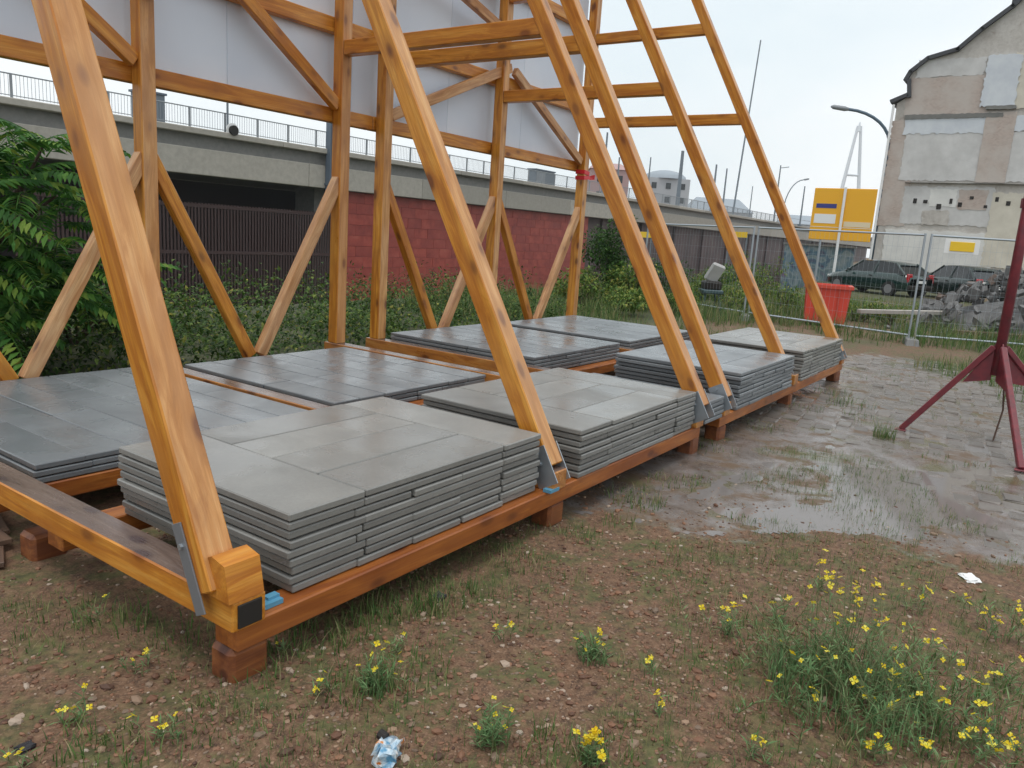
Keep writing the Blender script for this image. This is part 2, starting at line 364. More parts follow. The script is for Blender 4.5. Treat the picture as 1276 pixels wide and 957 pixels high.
def frame(tr, label, xa, xb):
    root = thing('timber_billboard_frame', (TX[tr[0]], 0, 0), label, 'billboard frame', 'timber billboard frames')
    xs = [TX[i] for i in tr]
    for y in (.07, 1.28, 1.92, 3.98):
        beam('sill', (xa, y, (Z0+Z1)/2), (xb, y, (Z0+Z1)/2), .13, Z1-Z0, M_SILL, root)
    for i in tr:
        x = TX[i]
        cbm = beam('cross_beam', (x+.03 if i == 0 else x, -.02, (Z1+ZY)/2+.001), (x+.03 if i == 0 else x, D+.12, (Z1+ZY)/2+.001), .135, ZY-Z1, M_WOOD if i == 0 else M_GREYW, root); second_face(cbm, M_SKYTOP, (0, 0, 1))
        for y in (.1, 1.55, 3.9):
            M, l = frame_M((x-.01, y-.01, Z0/2-.012), (x+.15, y-.01, Z0/2-.012))
            ob('support_block', bevel_box('support_block', (l, .13, Z0+.018), .018, M_BLK), None, M @ Matrix.Rotation(R_.uniform(-.15, .15), 4, 'Z'), root)
        po = beam('post', (x, D, ZY+.002), (x, D, TOP), .125, .13, M_WOOD, root); second_face(po, M_PALEFACE, (0, -1, 0))
        (y0, z0), (y1, z1) = BR[i]; dv = (y1-y0, z1-z0); s = (D-.08-y0)/dv[0]
        fx = x-.01 if i == 0 else x
        br = beam('raking_brace', (fx, y0, z0), (fx, y0+dv[0]*s, z0+dv[1]*s), .122, .12, M_WOOD, root)
        second_face(br, M_PALEFACE, (0, -.87, .5))
        if i == 0:
            shoe(br, fx, (y0+.04, z0+.02), dv, True)
            hp = [(-.022, ZY+.002), (.10, ZY+.002), (.155, ZY+.105), (.075, ZY+.145), (.004, ZY+.128)]; hx = (x-.05, x+.088)
            hb = MB().add([(hx[0], y, z) for y, z in hp]+[(hx[1], y, z) for y, z in hp], [(0, 1, 2, 3, 4)[::-1], (5, 6, 7, 8, 9)]+[(k, (k+1) % 5, 5+(k+1) % 5, 5+k) for k in range(5)]).build('heel_block', M_WOOD, root)
            ob('end_plate', bevel_box('end_plate', (.095, .008, .085), .002, M_DARK), None, Matrix.Translation((x+.03, -.0225, (Z1+ZY)/2)), root)
        else: shoe(br, fx, (y0, z0), dv, False)
        for zc in (3.24, 4.40, 5.6):
            yb = y0+(zc-z0)*dv[0]/dv[1]
            beam('collar_beam', (x, D-.07, zc), (x, yb+.03, zc-(.0 if i != 5 else .0)), .11, .135, M_WOOD, root)
    # rails behind the posts, panel diagonals
    yr = D+.125
    for z in (RZ, 3.46, 4.6, 5.7, 6.8):
        beam('panel_rail', (xa, yr, z), (xb if tr[0] else 4.595, yr, z), .10, .14, M_WOOD, root)
    for a, b in zip(tr[:-1], tr[1:]):
        xm = (TX[a]+TX[b])/2
        for x, s in ((TX[a], 1), (TX[b], -1)):
            m_ = M_WOODP if s < 0 else M_WOOD
            beam('knee_brace', (x+s*.03, D-.002, 2.0), (xm-s*.055, D-.002, .30), .09, .105, m_, root)
    return root
fa = frame((0, 1, 2), 'near timber billboard frame with three raking braces, at left of the photo', 0.0, 4.17)
fb = frame((3, 4, 5), 'far timber billboard frame with red tape on its end post', 4.60, 9.02)
yd = D+.11
beam('panel_diagonal', (2.30, D+.005, 3.86), (4.03, D+.005, 2.70), .08, .11, M_WOOD, fa)
beam('panel_diagonal', (.30, D+.005, 3.86), (1.97, D+.005, 2.70), .08, .11, M_WOOD, fa)
beam('panel_diagonal', (4.78, D+.005, 2.72), (6.9, D+.005, 3.62), .07, .11, M_WOODP, fb)
beam('panel_diagonal', (7.0, D+.005, 3.60), (8.82, D+.005, 2.68), .07, .11, M_WOODP, fb)
beam('panel_diagonal', (5.0, D-.11, 4.35), (6.66, D-.11, 3.95), .07, .11, M_WOODP, fb)
beam('panel_diagonal', (6.66, D+.005, 4.45), (4.85, D+.005, 5.4), .07, .11, M_WOOD, fb)
for root, a, b in ((fa, -.02, 4.38), (fb, 4.385, 9.0)):
    n = 3; w = (b-a)/n
    for k in range(n):
        ob('panel', bevel_box('panel', (w-.004, .02, TOP-RZ-.02), .002, M_PANEL), None, Matrix.Translation((a+w*(k+.5), D+.19, (TOP+RZ)/2+.01)), root)
# red tape round the end post
mb = MB()
for k, z in enumerate((2.46, 2.53)): mb.box((TX[5], D, z), (.15, .155, .055), Matrix.Rotation(.12*(k*2-1), 3, 'Y'))
mb.add([(TX[5]+.076, D-.08, 2.49), (TX[5]+.2, D-.1, 2.52), (TX[5]+.22, D-.09, 2.45), (TX[5]+.076, D-.08, 2.43)], [(0, 1, 2, 3)])
mb.build('warning_tape', M_TAPE, fb)

# ------------------------------------------------------------------ concrete slabs stacked on the sills
TH = .0365; SM = {}
ORD = ['first', 'second', 'third', 'fourth', 'fifth', 'sixth', 'seventh', 'eighth', 'ninth', 'tenth', 'eleventh', 'twelfth', 'thirteenth', 'fourteenth', 'fifteenth', 'sixteenth']
def slab(x0, x1, y0, y1, z, m, label, grp, jit=.008):
    d = (round(x1-x0-.004, 3), round(y1-y0-.004, 3)); key = (d, m.name)
    if key not in SM: SM[key] = bevel_box('concrete_slab', (d[0], d[1], TH-.006), .005, m)
    M = Matrix.Translation(((x0+x1)/2+R_.uniform(-jit, jit), (y0+y1)/2+R_.uniform(-jit, jit), z+TH/2)) @ Matrix.Rotation(R_.gauss(0, .004), 4, 'Z')
    tag(ob('concrete_slab', SM[key], None, M), label, 'concrete slab', grp)
def lay(n, i):
    return 'top layer' if i == n-1 else 'bottom layer' if i == 0 else ORD[n-1-i]+' layer down'
def pstack(nm, x0, x1, y0, y1, n, m, zb=Z1+.001, pat=None):
    grp = 'slabs of the '+nm
    for i in range(n):
        z = zb+i*TH; ty = (pat or 'QPPQPPQPP')[(9-n+i) % 9]; L_ = lay(n, i); jit = .005 if i == n-1 else .009
        xs_, xe_ = x0+R_.uniform(-.012, .012), x1+R_.uniform(-.012, .012)
        if ty == 'P':
            wl = .38; slab(xs_, xs_+wl, y0, y1, z, m, f'grey slab at left edge, {L_} of the {nm}', grp, jit)
            slab(xe_-.34, xe_, y0, y1, z, m, f'grey slab at right edge, {L_} of the {nm}', grp, jit)
            k = 4 if i == n-1 else 3
            for j in range(k):
                yy = y0+(y1-y0)*j/k; slab(xs_+wl, xe_-.34, yy, yy+(y1-y0)/k, z, m, f'long grey slab, {ORD[j]} row, {L_} of the {nm}', grp, jit*.7)
        else:
            k = max(1, round((x1-x0)/.34)); w = (xe_-xs_)/k
            for j in range(k): slab(xs_+w*j, xs_+w*(j+1), y0, y1, z, m, f'grey slab {ORD[j]} from left, {L_} of the {nm}', grp, jit)
def cstack(nm, x0, x1, y0, y1, n, m, cols, rows_, zb=Z1+.001, xo=0):
    grp = 'slabs of the '+nm
    for i in range(n):
        cc = cols+1 if i == n-1 else cols if i >= n-2 else 2; rows = rows_ if i >= n-2 else 1; w = (x1-x0)/cc
        for j in range(cc):
            off = (.17 if j % 2 else -.12) if rows == 2 else 0
            cut = [y0+(y1-y0)*k/rows+(off if 0 < k < rows else 0) for k in range(rows+1)]
            for k in range(rows):
                slab(x0+w*j, x0+w*(j+1), cut[k], cut[k+1], zb+i*TH, m, f'grey slab {ORD[j]} from left, {["front", "back"][k] if rows == 2 else "single"} row, {lay(n, i)} of {nm}', grp, .005)
pstack('tallest nearest front stack', .26, 1.92, .05, 1.22, 9, M_SLABW)
pstack('second front stack', 2.28, 3.99, .0, 1.22, 8, M_SLABW)
pstack('narrow stack between paired braces', 4.20, 4.585, -.02, 1.2, 5, M_SLABC, pat='QQQQQQQQQ')
pstack('third front stack', 4.93, 6.58, -.02, 1.18, 9, M_SLABC)
pstack('farthest front stack', 7.0, 8.8, .0, 1.2, 9, M_SLABW)
cstack('low rear stack at left', .18, 1.92, 1.86, 3.9, 3, M_SLABC, 6, 2)
cstack('second rear stack', 2.2, 3.98, 1.96, 3.78, 3, M_SLABC, 6, 2)
cstack('third rear stack', 4.80, 6.62, 1.98, 3.92, 5, M_SLABC, 6, 2)
cstack('farthest rear stack', 6.86, 8.78, 1.98, 3.9, 5, M_SLABC, 5, 2)
mb = MB(); mb.box((0, 0, 0), (.09, .05, .018)); mb.box((.02, .01, .014), (.05, .03, .012)); msh = mb.mesh('plastic_shim', [mat('blue_plastic', (.10, .30, .45), .4)])
for (x, y), s in (((.17, .06), 'beside the nearest front stack'), ((1.985, -.0), 'at the foot of the second brace')):
    tag(ob('plastic_shim', msh, None, Matrix.Translation((x, y, Z1+.011))), 'small blue plastic shim '+s, 'shim', 'blue shims')
# ------------------------------------------------------------------ viaduct and what stands under and on it
VY = 34.9; VU, VT = 3.4, 5.7
via = thing('viaduct', (60, VY, -6), 'concrete viaduct with a railed deck running behind the billboard frames', 'viaduct')
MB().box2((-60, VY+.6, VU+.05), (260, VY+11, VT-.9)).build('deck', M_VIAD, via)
for k in range(32): ob('fascia_girder', bevel_box('fascia_girder', (9.98, .5, 1.32), .03, M_VIA), None, Matrix.Translation((-55+k*10, VY+.26, VU+.66)), via)
for k in range(40): ob('parapet', bevel_box('parapet', (7.98, .55, .30), .03, M_VIA), None, Matrix.Translation((-56+k*8, VY+.12, VT-.15)), via)
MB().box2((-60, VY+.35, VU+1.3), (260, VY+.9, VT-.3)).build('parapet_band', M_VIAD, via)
mb = MB(); mb.tube([(-60, VY+.15, VT+.98), (260, VY+.15, VT+.98)], .03, 6); mb.tube([(-60, VY+.15, VT+.12), (260, VY+.15, VT+.12)], .02, 5); mb.build('handrail', M_RAIL, via)
pm = MB().box((0, 0, .5), (.09, .07, 1.0)).mesh('railing_post', [M_RAIL])
for k in range(58): ob('railing_post', pm, None, Matrix.Translation((6+k*2.05, VY+.15, VT)), via)
mb = MB()
for k in range(800): mb.box((6+k*.15, VY+.15, VT+.52), (.014, .014, .9))
tag(mb.build('railing_bars', M_RAIL, via), kind='stuff')
for x in (11.5, 33.0, 66.0, 92.0): MB().box2((x-.7, VY+2.2, -6.2), (x+.7, VY+4, VU+.04)).build('pier', M_VIAD, via)
# walls below
M_REDB = mat('red_block'); t = NT(M_REDB); n_ = t.noise(t.coord((1, 1, 1)), 1.1, 5, .65); oi = t.n('ShaderNodeObjectInfo')
c = t.ramp(n_, [(.3, (.24, .034, .026)), (.55, (.38, .062, .042)), (.75, (.44, .10, .07))]); c = t.mix(t.rng(oi.outputs['Random'], 0, 1, 0, .45), c, (.20, .03, .026)); t.base(c)
M_MORT = mat('dark_joint', (.13, .04, .036), .9)
rw = thing('red_block_wall', (49, VY+.9, -6), 'red block wall under the viaduct behind the far timber frame', 'wall')
MB().box2((33.7, VY+.75, -6.2), (64.2, VY+1.3, VU)).build('backing', M_MORT, rw)
bwm = [bevel_box('block', (1.39, .16, .67), .008, M_REDB), bevel_box('block', (.69, .16, .67), .008, M_REDB)]
for j in range(13):
    z = VU-.36-j*.68
    for i in range(22):
        x = 34.4+i*1.4-(j % 2)*.0
        if j % 2 and i == 21: ob('block', bwm[1], None, Matrix.Translation((34.05, VY+.68, z)), rw); ob('block', bwm[1], None, Matrix.Translation((64.15, VY+.68, z)), rw); continue
        ob('block', bwm[0], None, Matrix.Translation((x+(j % 2)*.7, VY+.68+R_.uniform(-.012, .012), z)), rw)
pw = thing('street_wall', (95, VY+.9, -6), 'purplish brown wall under the viaduct between the raking braces', 'wall')
M_BRWN = mat('brown_brick'); t = NT(M_BRWN); co = t.coord((1, 1, 1), False); br_ = t.n('ShaderNodeTexBrick'); t.l(t.coord((1, 1, 1), False), br_.inputs[0])
n_ = t.noise(co, .6, 5); t.base(t.ramp(n_, [(.3, (.05, .032, .034)), (.6, (.10, .062, .062)), (.75, (.14, .11, .10))]))
MB().box2((65, VY+1.2, -6.2), (200, VY+1.8, VU)).build('wall_face', M_BRWN, pw)
for k in range(14): MB().box2((68+k*9, VY+.95, -6.2), (68.7+k*9, VY+1.25, VU-.02)).build('pilaster', M_BRWN, pw)
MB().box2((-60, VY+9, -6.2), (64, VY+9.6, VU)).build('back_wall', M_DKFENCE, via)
# dark bar fence in the shade under the deck
bf = thing('dark_bar_fence', (23, VY+1, -6), 'dark brown bar fence in the shade under the viaduct', 'fence')
bm_ = MB().box((0, 0, 0), (.11, .05, 7.2)).mesh('bar', [M_DKFENCE])
M_FB = mat('fence_bar_brown', (.055, .026, .024), .6)
bm_.materials.clear(); bm_.materials.append(M_FB)
for k in range(96): ob('bar', bm_, None, Matrix.Translation((14.4+k*.2, VY+1.0, -1.6)), bf)
for z in (1.85, -.6, -3.2): MB().box2((14.2, VY+.93, z-.09), (33.6, VY+.99, z+.09)).build('rail', M_FB, bf)
# steel masts on the deck
def mast(px, yt, D_, r, label, arm=0, zb=VT-.3, lean=0, name='catenary_mast', m=M_POLE):
    P = wd((px, yt), D_); t_ = thing(name, (P.x+lean, P.y, zb), label, 'mast', 'masts on the viaduct')
    MB().tube([(P.x+lean, P.y, zb), (P.x, P.y, P.z)], [r, r*.65], 8).build('pole', m, t_)
    MB().box((P.x+lean, P.y, zb+.15), (r*4, r*4, .3)).build('foot', m, t_)
    if arm: MB().tube([(P.x, P.y, P.z-.4), (P.x+arm*.3, P.y-arm, P.z-.2)], r*.4, 6).build('arm', m, t_)
Pm = wd((405, 60), 46.2); t_ = thing('steel_column', (Pm.x, VY-.35, VU-.4), 'slate grey steel column fixed to the side of the viaduct', 'column')
mb = MB(); x0 = 31.45
for dx in (-.22, .22): mb.box2((x0+dx-.02, VY-.42, VU-.35), (x0+dx+.02, VY-.02, 12))
mb.box2((x0-.2, VY-.24, VU-.35), (x0+.2, VY-.2, 12)); mb.build('i_beam', M_SLATE, t_); MB().box2((x0-.3, VY-.5, VU+.2), (x0+.3, VY+.02, VU+.3)).build('bracket', M_SLATE, t_)
for a in ((757, 165, 88, .16, 'tall thin mast on the viaduct just right of the red tape'), (772, 196, 92, .13, 'short mast behind the third raking brace'), (811, 196, 104, .13, 'thin mast rising beside the grey domed roof'),
          (851, 188, 95, .30, 'thick grey mast on the viaduct behind the fifth raking brace'), (893, 205, 112, .2, 'left one of two close masts beside the leaning pole'), (906, 210, 118, .17, 'right one of two close masts beside the leaning pole'),
          (938, 232, 120, .1, 'small mast on the viaduct right of the leaning pole'), (973, 206, 118, .14, 'mast with side arm just right of the sixth raking brace', 1.2), (1003, 232, 122, .14, 'last mast on the viaduct left of the yellow sign')):
    mast(*a[:5], *(a[5:]))
mast(948, 50, 106, .14, 'very tall thin leaning pole against the sky', lean=-3.0, zb=VT-.3)
# boxes on the deck
for x0, x1, z1, lb in ((20.3, 21.6, 7.1, 'dark equipment cabinet on the viaduct beside the second post'), (55.5, 58.5, 6.9, 'long dark cabinet on the viaduct near the red tape')):
    t_ = thing('equipment_cabinet', (x0, VY+1.2, VT), lb, 'cabinet'); MB().box2((x0, VY+1, VT-.95), (x1, VY+1.8, z1)).build('housing', M_POLE, t_); MB().box2((x0-.08, VY+.92, z1+.001), (x1+.08, VY+1.88, z1+.1)).build('lid', M_SLATE, t_)
    MB().box2((x0+.1, VY+.97, VT+.1), ((x0+x1)/2-.02, VY+.998, z1-.1)).build('door', M_RAIL, t_)
t_ = thing('signal_lamp', (24.5, VY+.3, VT), 'round dark signal lamp on the viaduct railing', 'lamp')
MB().tube([(24.5, VY+.0, VT-.2), (24.5, VY+.0, VT+1.5)], .06, 6).build('post', M_POLE, t_); MB().tube([(24.75, VY-.25, VT+.15), (24.75, VY-.1, VT+.15)], .26, 14).build('housing', M_DARK, t_); MB().tube([(24.75, VY-.09, VT+.15), (24.75, VY-.05, VT+.15)], .38, 14).build('backboard', M_WHITE, t_)
for px0, px1, lb in ((789, 812, 'yellow height marker beam behind the fourth raking brace'), (909, 931, 'yellow height marker beam right of the fifth raking brace')):
    a = wd((px0, 292), 62); b = wd((px1, 292.8), 62); t_ = thing('height_marker', (a.x, a.y, -6), lb, 'marker')
    beam('beam', a, b, .12, .45, M_YEL2, t_)
    for q in (a, b): MB().tube([(q.x, q.y, -6.2), (q.x, q.y, q.z)], .06, 6).build('post', M_POLE, t_)
# far roofs beyond the viaduct
M_PINK = mat('faded_red_render', (.42, .27, .26), .8); M_GREYB = mat('grey_blue_roof', (.30, .34, .38), .7); M_GREYW2 = mat('far_grey_wall', (.42, .43, .45), .8)
def farhouse(px0, px1, ytop, D_, wall, roof, label, dome=False):
    a = wd((px0, ytop), D_); b = wd((px1, ytop), D_); w = (b-a).to_2d().length; c = (a+b)/2; t_ = thing('far_building', (c.x, c.y, -6), label, 'building')
    rz = math.atan2(b.y-a.y, b.x-a.x); RM = Matrix.Translation((c.x, c.y, 0)) @ Matrix.Rotation(rz, 4, 'Z'); zt = c.z; h = w*.22
    MB().box2((-w/2, 0, -6.2), (w/2, 12, zt-h)).build('wall', wall, t_, RM)
    if dome:
        P = []; F = []; n = 16
        for i in range(6):
            an = i/5*math.pi/2
            for k in range(n): P.append((w/2*1.03*math.cos(an)*math.cos(2*math.pi*k/n)+1e-4, 6+7*math.cos(an)*math.sin(2*math.pi*k/n), zt-h+h*math.sin(an)))
        for i in range(5):
            for k in range(n): F.append((i*n+k, i*n+(k+1) % n, (i+1)*n+(k+1) % n, (i+1)*n+k))
        MB().add(P, F).build('roof', roof, t_, RM, True)
    else:
        MB().add([(-w/2-.3, -.3, zt-h), (w/2+.3, -.3, zt-h), (w/2+.3, 12.3, zt-h), (-w/2-.3, 12.3, zt-h), (-w/2+w*.15, 6, zt), (w/2-w*.15, 6, zt)], [(0, 1, 5, 4), (1, 2, 5), (2, 3, 4, 5), (3, 0, 4), (3, 2, 1, 0)]).build('roof', roof, t_, RM)
    for k in range(max(2, int(w/3))):
        x = -w/2+(k+.5)*w/max(2, int(w/3))
        for z in (zt-h-1.8, zt-h-5): MB().box2((x-.6, -.08, z-.7), (x+.6, -.003, z+.7)).build('window', M_GLASS, t_, RM)
farhouse(738, 786, 200, 150, M_PINK, M_PINK, 'faded red house showing above the viaduct between the braces')
farhouse(808, 862, 210, 185, M_GREYW2, M_GREYB, 'grey building with rounded roof above the viaduct', True)
farhouse(862, 940, 246, 230, M_GREYW2, M_GREYB, 'low grey building far behind the two close masts')
farhouse(985, 1040, 268, 190, M_GREYW2, M_GREYB, 'low grey building behind the yellow sign')
# pylon on the skyline
M_PYL = mat('pale_pylon', (.72, .76, .80), .8)  # pale bluish colour already holds the haze of distance
t_ = thing('bridge_pylon', (*wd((1071, 300), 420).xy, 0), 'faint pale A shaped bridge pylon on the skyline', 'pylon'); P = wd((1071, 157), 420)
for s in (-1, 1): MB().tube([(P.x+rt.x*s*9, P.y+rt.y*s*9, -1), (P.x+rt.x*s*.8, P.y+rt.y*s*.8, P.z)], [1.3, .7], 6).build('leg', M_PYL, t_)
MB().tube([(P.x, P.y, P.z-3), (P.x, P.y, P.z+2)], [1.2, .3], 6).build('tip', M_PYL, t_)
for z, w in ((24, 6.0), (44, 3.6)): MB().tube([(P.x-rt.x*w, P.y-rt.y*w, z), (P.x+rt.x*w, P.y+rt.y*w, z)], .6, 6).build('crossbar', M_PYL, t_)
# street lamps
def street_lamp(base, top, tip, r, label, m):
    b, a, e = Vector(base), Vector(top), Vector(tip); t_ = thing('street_lamp', b, label, 'street lamp', 'street lamps')
    pts = [b, b.lerp(a, .5), a]
    for k in range(1, 9):
        s = k/8; pts.append(Vector((a.x+(e.x-a.x)*(1-math.cos(s*1.35))/(1-math.cos(1.35))*1, a.y+(e.y-a.y)*(1-math.cos(s*1.35))/(1-math.cos(1.35)), a.z+(e.z-a.z)*math.sin(s*1.5)/math.sin(1.5))))
    MB().tube(pts, [r, r*.85, r*.7]+[r*.55]*8, 10).build('pole', m, t_, smooth=True)
    d = (pts[-1]-pts[-2]).normalized(); MB().tube([pts[-1]-d*.1, pts[-1]+d*.15, pts[-1]+d*.8, pts[-1]+d*.95], [.08, .14, .13, .04], 8).build('lamp_head', M_RAIL, t_, smooth=True)
    MB().tube([b-Vector((0, 0, .1)), b+Vector((0, 0, 1.0))], r*1.35, 10).build('base_sleeve', m, t_)
lt = wd((1108, 185), 45); street_lamp((lt.x, lt.y, 0), lt, wd((1056, 136), 45), .16, 'tall curved street lamp beside the old building', M_LAMP)
lt = wd((976, 262), 118); street_lamp((lt.x, lt.y, VT-.9), lt, wd((1002, 224), 118), .14, 'small distant curved lamp right of the sixth brace', M_POLE)

# ------------------------------------------------------------------ old gable building
BX = 49.0
def byz(px, py):
    d = fw+rt*((px-638)/FPX)-up*((py-478.5)/FPX); k = (BX-CAM.x)/d.x; return (CAM.y+d.y*k, CAM.z+d.z*k)
gb = thing('old_gable_building', (BX, 0, 0), 'old grey building with bare patched gable wall and torn roof edge', 'building')
M_REND = mat('old_render'); t = NT(M_REND); co = t.coord((1, 1, 1), False); n1 = t.noise(co, .55, 6, .65); n2 = t.noise(co, 5, 5, .7); n3 = t.noise(co, 1.6, 6, .7, 1)
c = t.ramp(n1, [(.3, (.42, .385, .35)), (.5, (.52, .49, .455)), (.7, (.60, .575, .54))]); c = t.mix(t.rng(n2, .45, .75, 0, .4), c, (.24, .21, .185)); c = t.mix(t.rng(n3, .58, .68, 0, .55), c, (.27, .215, .18))
t.base(c); t.bump(n2, .5, .05); t.b.inputs['Roughness'].default_value = .9
M_BRK = mat('bare_brick'); t = NT(M_BRK); br_ = t.n('ShaderNodeTexBrick'); cc = t.n('ShaderNodeTexCoord'); sp = t.n('ShaderNodeSeparateXYZ'); cb = t.n('ShaderNodeCombineXYZ'); t.l(cc.outputs['Object'], sp.inputs[0]); t.l(sp.outputs['Y'], cb.inputs[0]); t.l(sp.outputs['Z'], cb.inputs[1])
t.l(cb.outputs[0], br_.inputs[0]); br_.inputs['Scale'].default_value = 4; br_.inputs['Color1'].default_value = (.47, .37, .32, 1); br_.inputs['Color2'].default_value = (.38, .29, .25, 1); br_.inputs['Mortar'].default_value = (.48, .45, .41, 1)
n_ = t.noise(t.coord((1, 1, 1), False), .9, 5); t.base(t.mix(t.rng(n_, .4, .6, 0, .75), br_.outputs[0], (.50, .45, .41)))
def plain(nm, a, b): 
    m = mat(nm, rough=.85); t = NT(m); n_ = t.noise(t.coord((1, 1, 1), False), 1.3, 6, .65); t.base(t.mix(t.rng(n_, .35, .68), a, b)); return m
M_PLW = plain('white_plaster', (.62, .61, .59), (.74, .73, .70)); M_PLG = plain('grey_plaster', (.50, .49, .48), (.62, .61, .60)); M_PLC = plain('cream_plaster', (.55, .51, .43), (.66, .62, .53)); M_PLB = plain('bluish_plaster', (.54, .57, .62), (.64, .67, .70))
prof = [(1112, 129), (1131, 121), (1131, 101), (1137, 91), (1158, 75), (1195, 64), (1226, 38), (1264, 10), (1330, -52)]
pl = [byz(*q) for q in prof]; apex = pl[-1]
right = [(2*apex[0]-y, z) for y, z in pl[:-1]][::-1]
outl = [(pl[0][0]-.25, -.2)]+[(y if i else y-.25, z) for i, (y, z) in enumerate(pl)]+right+[(right[-1][0]+.25, -.2)]
n = len(outl); mb = MB()
mb.add([(BX, y, z) for y, z in outl]+[(BX+11, y, z) for y, z in outl], [tuple(range(n)), tuple(range(n, 2*n))[::-1]]+[(i, n+i, n+(i+1) % n, (i+1) % n) for i in range(n)])
mb.build('gable_wall', M_REND, gb)
rl = [(y, z) for y, z in pl]+right; mb = MB()
for (a, b) in zip(rl[:-1], rl[1:]):
    d = Vector((0, b[0]-a[0], b[1]-a[1])); nn = Vector((0, -d.z, d.y)).normalized()
    if nn.z < 0: nn = -nn
    A = Vector((BX-.25, a[0], a[1])); B_ = Vector((BX-.25, b[0], b[1])); e = d.normalized()*.06; q = [A-e, B_+e, B_+e+nn*.2, A-e+nn*.2]
    mb.add(q+[v+Vector((11.3, 0, 0)) for v in q], [(0, 1, 2, 3), (7, 6, 5, 4), (0, 4, 5, 1), (1, 5, 6, 2), (2, 6, 7, 3), (3, 7, 4, 0)])
roof = mb.build('roof', M_ROOF, gb)
ch = byz(1275, -8); MB().box2((BX+.1, ch[0]-1.2, ch[1]-1.5), (BX+1.6, ch[0]+.45, ch[1]+1.5)).build('chimney', M_ROOF, roof)
def patch(nm, x0, y0, x1, y1, m, dep=.06, rag=None):
    (ya, za), (yb, zb) = byz(x0, y0), byz(x1, y1); ya, yb = min(ya, yb), max(ya, yb); za, zb = min(za, zb), max(za, zb)
    if rag is None: rag = .055 if nm.endswith('patch') else .02
    rag = min(rag, (yb-ya)*.12, (zb-za)*.12); P = []
    cs = [(ya, za), (yb, za), (yb, zb), (ya, zb)]
    for i in range(4):
        (u0_, v0), (u1, v1) = cs[i], cs[(i+1) % 4]; k = max(3, int(math.hypot(u1-u0_, v1-v0)/.13))
        for j in range(k): q = j/k; P.append((u0_+(u1-u0_)*q+R_.uniform(-rag, rag), v0+(v1-v0)*q+R_.uniform(-rag, rag)))
    n = len(P); mb = MB(); mb.add([(BX-dep, y, z) for y, z in P]+[(BX+.05, y, z) for y, z in P], [tuple(range(n))[::-1]]+[(i, (i+1) % n, n+(i+1) % n, n+i) for i in range(n)])
    return mb.build(nm, m, gb)
patch('brick_patch', 1134, 98, 1228, 145, M_BRK, .03); patch('plaster_patch', 1145, 76, 1226, 93, M_PLG, .035)
patch('plaster_patch', 1129, 147, 1246, 165.5, M_PLB, .07); patch('plaster_patch', 1129, 166.5, 1226, 226, M_PLG, .05)
patch('plaster_patch', 1232, 70, 1264, 132, M_PLB, .12); patch('plaster_patch', 1268, 66, 1330, 134, M_PLC, .05)
patch('plaster_patch', 1256, 144, 1330, 163, M_PLB, .07); patch('plaster_patch', 1254, 164, 1330, 228, M_PLG, .05)
patch('plaster_patch', 1234, 170, 1246, 192, M_PLW, .08)
patch('plaster_patch', 1238, 240, 1330, 340, M_PLC, .06); patch('plaster_patch', 1104, 285, 1232, 345, M_PLW, .05); patch('plaster_patch', 1128, 232, 1232, 283, M_PLG, .03)
patch('brick_patch', 1113, 150, 1126, 282, M_BRK, .025); patch('plaster_patch', 1150, 262, 1180, 281, M_REND, .06); patch('brick_patch', 1196, 236, 1228, 262, M_BRK, .05); patch('plaster_patch', 1160, 236, 1190, 258, M_PLW, .045)
patch('floor_ledge', 1128, 227.5, 1330, 231, M_VIAD, .22); patch('floor_ledge', 1128, 143.5, 1250, 146, M_VIAD, .12); patch('chimney_breast', 1230, 140, 1252, 228, M_BRK, .10)
patch('sill', 1229, 132.5, 1266, 136, M_VIAD, .2)
for k in range(9):
    x = 1140+k*15+R_.uniform(-4, 4); y = 251+R_.uniform(-6, 8); ob('joist_hole', bevel_box('joist_hole', (.08, R_.uniform(.12, .26), R_.uniform(.12, .3)), .01, M_DARK), None, Matrix.Translation((BX-.04, *byz(x, y))), gb)
a = byz(1112, 131); b = byz(1098, 335)
MB().tube([(BX-.15, a[0]-.1, a[1]), (BX-.15, a[0]-.1, 0)], .07, 8).build('downpipe', M_WHITE, gb)

# ------------------------------------------------------------------ yellow direction sign
def yz_at(px, py, X_):
    d = fw+rt*((px-638)/FPX)-up*((py-478.5)/FPX); k = (X_-CAM.x)/d.x; return (CAM.y+d.y*k, CAM.z+d.z*k)
SX = 41.5; (yl, zt), (yr_, zb) = yz_at(1016, 234, SX), yz_at(1084, 302, SX); ym = yz_at(1051, 260, SX)[0]
sg = thing('direction_sign', (SX, ym, 0), 'large yellow two panel road direction sign behind the mesh fence', 'road sign')
for a, b in ((yl, ym+.04), (ym-.04, yr_)):
    ob('sign_panel', bevel_box('sign_panel', (.05, abs(b-a), zt-zb), .02, M_YEL), None, Matrix.Translation((SX, (a+b)/2, (zt+zb)/2)), sg)
def field(y0, y1, z0, z1, m, nm): MB().box2((SX-.034, y0, z0), (SX-.0265, y1, z1)).build(nm, m, sg)
H_ = zt-zb; W1 = ym-yl
field(yl+W1*.12, yl+W1*.78, zb+H_*.615, zb+H_*.70, M_BLUE, 'blue_lettering_band'); field(yl+W1*.1, yl+W1*.8, zb+H_*.32, zb+H_*.50, M_WHITE, 'white_field')
field(ym-.12, yr_+.1, zb+H_*.27, zb+H_*.37, mat('pale_cream', (.75, .62, .42), .5), 'pale_field'); 
for y0, y1 in ((yl, ym), (ym-.0, yr_)): field(y0-.02*(1), y1+.02, zb+H_*.245, zb+H_*.255, M_WHITE, 'divider_line')
